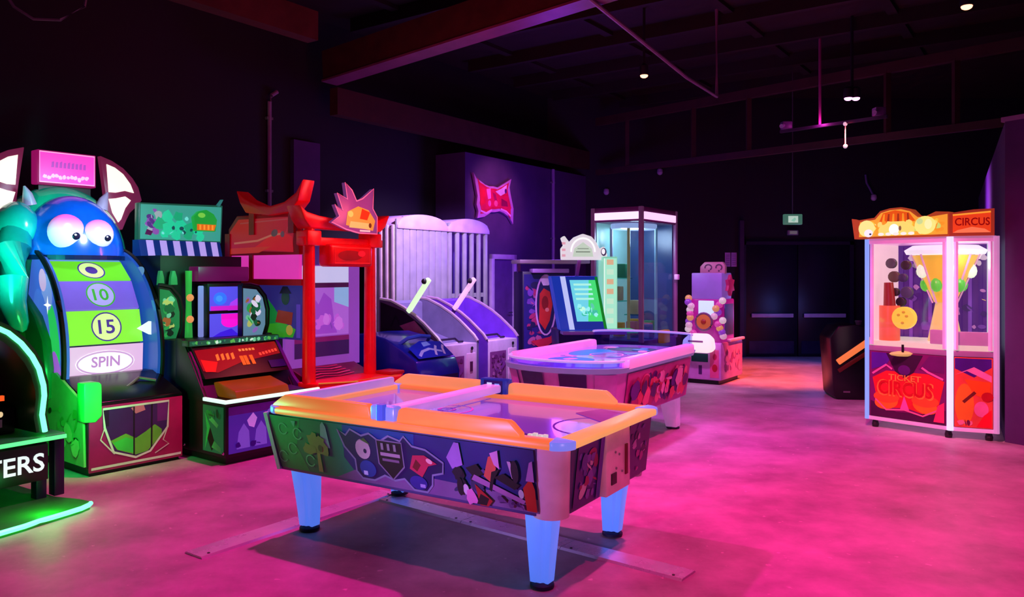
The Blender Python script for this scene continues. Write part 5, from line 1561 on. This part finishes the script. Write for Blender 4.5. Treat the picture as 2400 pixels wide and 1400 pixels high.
sp_ = [(-.01, 1.955), (W2 - .02, 1.955), (W2 - .02, 2.21), (W2 * .5, 2.205), (-.01, 2.175)]
front = [M_ + ex2 * a_ + Vector((0, 0, z_)) + n2 * .03 for a_, z_ in sp_]
back = [v - n2 * .10 for v in front]
n_ = 5
mb.add(front + back, [tuple(range(n_)), tuple(range(2 * n_ - 1, n_ - 1, -1))] + [(i, (i + 1) % n_, n_ + (i + 1) % n_, n_ + i) for i in range(n_)])
sm = obj('side_marquee', mb, E(190, 60, 40, .5), cx)
A = Art(M_ + n2 * .03, ex2, Z, lift=.003)
A.poly([(.02, 1.985), (W2 - .05, 1.985), (W2 - .05, 2.175), (.02, 2.15)], E(235, 66, 26, .85))
A.poly([(.02, 1.985), (W2 - .05, 1.985), (W2 - .1, 2.02), (.18, 2.04), (.06, 2.01)], E(255, 120, 80, .9))
A.line([(.02, 2.155), (W2 - .05, 2.18)], .016, E(255, 160, 50, .9))
A.text('CIRCUS', W2 / 2 - .01, 2.09, .29, .075, E(150, 8, 4, .8))
A.build('side_marquee_print', sm)
lamp('circus_light', (4.23 + fc_.x - .02, 7.56 + fc_.y - .42, 1.72), (1.0, .82, .75), 6, kind='POINT', radius=.08)

# ------------------------------------------------------------------ dark cabinet with the orange slope
dc = thing('dark_cabinet', 'black slant-top cabinet with a glowing orange sloping strip by the circus game', 'arcade game', (4.02, 9.9, 0), -8)
obj('body', MB().prism([(0, .78), (.10, .93), (.30, .95), (.52, .90), (.52, 0), (.08, 0), (.05, .05)], 'xz', .0, .55), mat((10, 8, 18), rough=.3), dc, bevel=.02)
obj('orange_strip', MB().bar((.09, -.012, .47), (.50, -.012, .77), .035, .075), mat((255, 130, 70), rough=.35, em=.8), dc, bevel=.01)
obj('lower_strip', MB().bar((.10, -.008, .36), (.48, -.008, .62), .02, .05), mat((120, 20, 20), rough=.35, em=.2), dc, bevel=.006)
obj('cup', MB().lathe([(.03, 0), (.045, .05), (.04, .06)], (.40, .2, .93), 12), mat((70, 60, 90)), dc)
obj('badge', MB().box(.16, .24, -.014, -.002, .09, .11), GREY, dc)

# ------------------------------------------------------------------ wall sign
ws = thing('wall_sign', 'spiky red and white graffiti sign high on the violet wall', 'sign', tuple(Vector((-.717, 11.96, 2.4)) + N * .01), 55)
sh = [(.137, .75), (.22, .66), (.321, .632), (.43, .59), (.543, .572), (.66, .58), (.772, .572), (.95, .65), (1.152, .747), (1.10, .6), (1.128, .499), (1.17, .38), (1.213, .259), (1.201, .004), (1.079, .124), (.95, .17), (.83, .192), (.70, .17), (.599, .164), (.42, .08), (.234, .048), (.26, .16), (.212, .258), (.24, .4)]
brd = obj('board', MB().prism(sh, 'xz', -.05, 0), mat((200, 120, 215), rough=.4), ws, bevel=.006)
A = Art((0, -.05, 0), X, Z)
mx_, mz_ = .68, .40
A.poly([(mx_ + (x_ - mx_) * .84, mz_ + (z_ - mz_) * .80) for x_, z_ in sh], P(214, 6, 70))
A.poly([(.26, .58), (.34, .56), (.44, .52), (.6, .53), (.75, .50), (.92, .44), (1.06, .46), (1.08, .36), (1.14, .27), (1.10, .2), (.95, .24), (.8, .26), (.62, .25), (.45, .2), (.32, .2), (.30, .35)], P(226, 10, 84))
A.poly([(.29, .55), (.42, .5), (.44, .3), (.32, .24)], P(235, 8, 60))
A.poly([(.46, .52), (.57, .54), (.58, .38), (.5, .36)], P(245, 110, 215))
A.poly([(.7, .5), (.86, .56), (1.02, .64), (.98, .5), (.84, .44)], P(235, 170, 240))
A.ell(.98, .53, .03, .04, P(90, 20, 110))
A.poly([(.62, .48), (.7, .3), (.78, .28), (.7, .46)], P(170, 0, 90))
A.poly([(.86, .4), (1.02, .36), (1.04, .28), (.86, .28)], P(150, 0, 80))
A.ell(.71, .31, .05, .05, P(250, 80, 150))
A.ell(.54, .3, .04, .05, P(235, 80, 190))
A.line([(.3, .17), (.45, .14), (.6, .2)], .03, P(230, 150, 245))
A.line([(.84, .23), (1.0, .2), (1.12, .13)], .03, P(250, 150, 240))
A.build('sign_print', brd)

# ------------------------------------------------------------------ things on the walls and roof
es = thing('exit_sign', 'small pale green lit exit light hanging before the double door', 'sign', (4.3, 12.0, 2.34), 0)
obj('box', MB().box(-.14, .14, -.04, .04, 0, .16), E(90, 150, 130, .4), es, bevel=.012)
A = Art((0, -.04, .08), X, Z)
A.rect(-.08, .07, -.05, .05, E(200, 230, 215, .7))
A.poly([(-.04, -.02), (.02, .03), (.04, 0), (.01, -.04)], E(150, 215, 190, .7))
A.build('sign_print', es)
obj('hanger', MB().tube([(0, 0, .16), (0, 0, 2.6)], .008, 6), mat((80, 80, 90)), es)
el = thing('emergency_lamp', 'small pale wall lamp above the double door', 'lamp', (5.36, 15.0, 2.32))
obj('housing', MB().box(-.10, .10, -.09, 0, 0, .10), mat((150, 140, 150)), el, bevel=.015)
obj('lens', MB().box(-.07, .07, -.095, -.085, .02, .08), mat((190, 180, 185), em=.15), el)


def downlight(x, y, z, label, em, g, twin=False):
    t = thing('spotlight', label, 'lamp', (x, y, z), 0, g)
    obj('yoke', MB().box(-.015, .015, -.015, .015, .05, 4.95 - z), DARK, t)
    for dx in ((-.05, .05) if twin else (0,)):
        obj('can', MB().lathe([(.055, 0), (.06, .02), (.055, .12), (.03, .14)], (dx, 0, 0), 14), DARK, t, smooth=True)
        obj('lens', MB().ell((dx, 0, -.005), (.05, .05, .03), 12, 6), em, t, smooth=True)
    return t


WARM = mat((255, 150, 110), em=5)
downlight(1.67, 9.9, 4.10, 'single warm spotlight under the plank roof near the brace rod', WARM, None)
downlight(4.24, 7.3, 4.09, 'single warm spotlight high above the circus game', WARM, None)
downlight(4.43, 10.2, 3.88, 'twin pink spotlight cans above the truss', mat((255, 150, 235), em=6), None, True)

lb_ = thing('light_bar', 'dark hanging lighting bar with two small projectors near the truss', 'light bar', (3.84, 11.2, 3.62))
obj('bar', MB().bar((0, 0, 0), (1.0, -1.1, 0), .04, .04), mat((60, 40, 70)), lb_)
for k in (.06, .93):
    h_ = obj('projector', MB().box(k - .07, k + .07, -k * 1.1 - .06, -k * 1.1 + .06, .02, .13), mat((120, 80, 140), rough=.4), lb_, bevel=.015)
    obj('lens', MB().tube([(k - .06, -k * 1.1 - .05, .07), (k - .10, -k * 1.1 - .09, .05)], .03, 10), mat((180, 150, 200), rough=.2), h_)
obj('pole', MB().tube([(.40, -.42, .0), (.40, -.42, 1.335)], .02, 10), mat((150, 60, 120), rough=.4), lb_, smooth=True)
obj('drop_chain', MB().tube([(.63, -.7, 0), (.63, -.7, -.32)], .008, 6), mat((150, 130, 160)), lb_)
for z_ in (-.02, -.32):
    obj('bulb', MB().ell((.63, -.7, z_), (.03, .03, .03), 10, 6), mat((235, 205, 235), em=.6), lb_, smooth=True)
lamp('pole_uplight', (4.2, 10.68, 3.66), (.9, .05, .6), 3, kind='POINT', radius=.04)


def camera_dome(loc, rot, label):
    t = thing('security_camera', label, 'camera', loc, rot)
    obj('mount', MB().lathe([(.05, 0), (.05, .03), (.03, .05)], (0, -.07, 0), 12), mat((170, 160, 180)), t)
    obj('arm', MB().bar((0, 0, .03), (0, -.08, .03), .04, .03), mat((150, 140, 160)), t)
    obj('dome', MB().ell((0, -.07, -.02), (.055, .055, .055), 12, 8), mat((190, 180, 205), rough=.25), t, smooth=True)


camera_dome((1.80, 15.0, 3.16), 0, 'round pale security camera on the back wall by the violet corner')
camera_dome((2.82, 15.0, 3.54), 0, 'security camera high on the back wall behind the truss')
camera_dome((6.9, 15.0, 3.05), 0, 'security camera on the back wall right of the double door')
cdt = thing('conduit', 'bent dark conduit running to the camera right of the double door', 'pipe', (6.9, 14.97, 3.1))
obj('pipe', MB().tube([(0, 0, 0), (-.05, 0, .1), (-.12, 0, .22), (-.14, 0, .38)], .02, 8), mat((90, 80, 130)), cdt, smooth=True)

wp = -8.05 * N + D * ((Vector((-3.03, 9.71, 0)) + 8.05 * N).dot(D))
pp = thing('conduit', 'long pale vertical conduit on the dark left wall behind the red gate', 'pipe', (wp.x, wp.y, 1.0), 55)
obj('pipe', MB().tube([(0, -.03, 0), (0, -.03, 2.72), (.02, -.04, 2.8), (.10, -.05, 2.86)], .026, 8), mat((150, 120, 160), rough=.4), pp, smooth=True)
for z_ in (.6, 1.6, 2.5):
    obj('clip', MB().box(-.045, .045, -.045, 0, z_, z_ + .03), GREY, pp)
wp = Vector((-.717, 11.96, 0)) + D * 2.487
pp = thing('conduit', 'pale vertical conduit on the violet wall right of the graffiti sign', 'pipe', (wp.x, wp.y, 1.2), 55)
obj('pipe', MB().tube([(0, -.03, 0), (0, -.03, 2.25)], .03, 8), mat((160, 120, 175), rough=.4), pp, smooth=True)
for z_ in (1.0, 2.0):
    obj('clip', MB().box(-.05, .05, -.045, 0, z_, z_ + .03), GREY, pp)
tag(obj('cable', MB().tube([(-4.42, 6.66, 4.94), (-4.4, 6.68, 4.1), (-4.30, 6.76, 3.90), (-4.18, 6.84, 3.82), (-4.0, 6.93, 3.84), (-3.85, 7.05, 4.0), (-3.75, 7.15, 4.94)], .014, 6), mat((120, 115, 120)), None, smooth=True), 'thin grey cable sagging from the roof above the wheel game', 'cable')

nt_ = thing('notice', 'pair of pale notices on the back wall beside the slim post', 'notice', (4.19, 15.0, 1.72))
for dx in (-.06, .06):
    sh_ = obj('sheet', MB().box(dx - .052, dx + .052, -.012, 0, 0, .27), mat((205, 165, 225), rough=.5), nt_)
    A = Art((dx, -.012, 0), X, Z)
    for i in range(6):
        A.rect(-.035, .035, .04 + i * .035, .05 + i * .035, P(140, 90, 170))
    A.build('sheet_print', sh_)
obj('backing', MB().box(-.13, .13, -.008, 0, -.1, -.01), BLACK, nt_)

# ------------------------------------------------------------------ cable covers on the floor
METAL = noise_mat('brushed_cover_metal', (200, 195, 215), (235, 230, 240), .2, .36, 3.0, .06)
METAL.node_tree.nodes['Principled BSDF'].inputs['Metallic'].default_value = .35


def cover(p, q, w, label):
    p, q = Vector(p), Vector(q)
    t = thing('cable_cover', label, 'cable cover', (p.x, p.y, 0), math.degrees(math.atan2(q.y - p.y, q.x - p.x)))
    L = (q - p).length
    n = max(2, round(L / .8))
    for i in range(n):
        x0, x1 = L * i / n + (.004 if i else 0), L * (i + 1) / n
        obj('plate', MB().frus(x0, x1, -w / 2, w / 2, 0, x0, x1, -w / 2 + .012, w / 2 - .012, .012), METAL, t)
        for x in (x0 + .06, x1 - .06):
            obj('screw', MB().lathe([(.009, 0), (.008, .004)], (x, -w * .33, .011), 8), DARK, t)


cover((-1.80, 4.42), (-.90, 5.70), .17, 'shorter metal floor cable cover reaching out past the blue legs')
cover((-.885, 5.55), (.93, 4.12), .17, 'longer metal floor cable cover crossing under the orange-railed table')
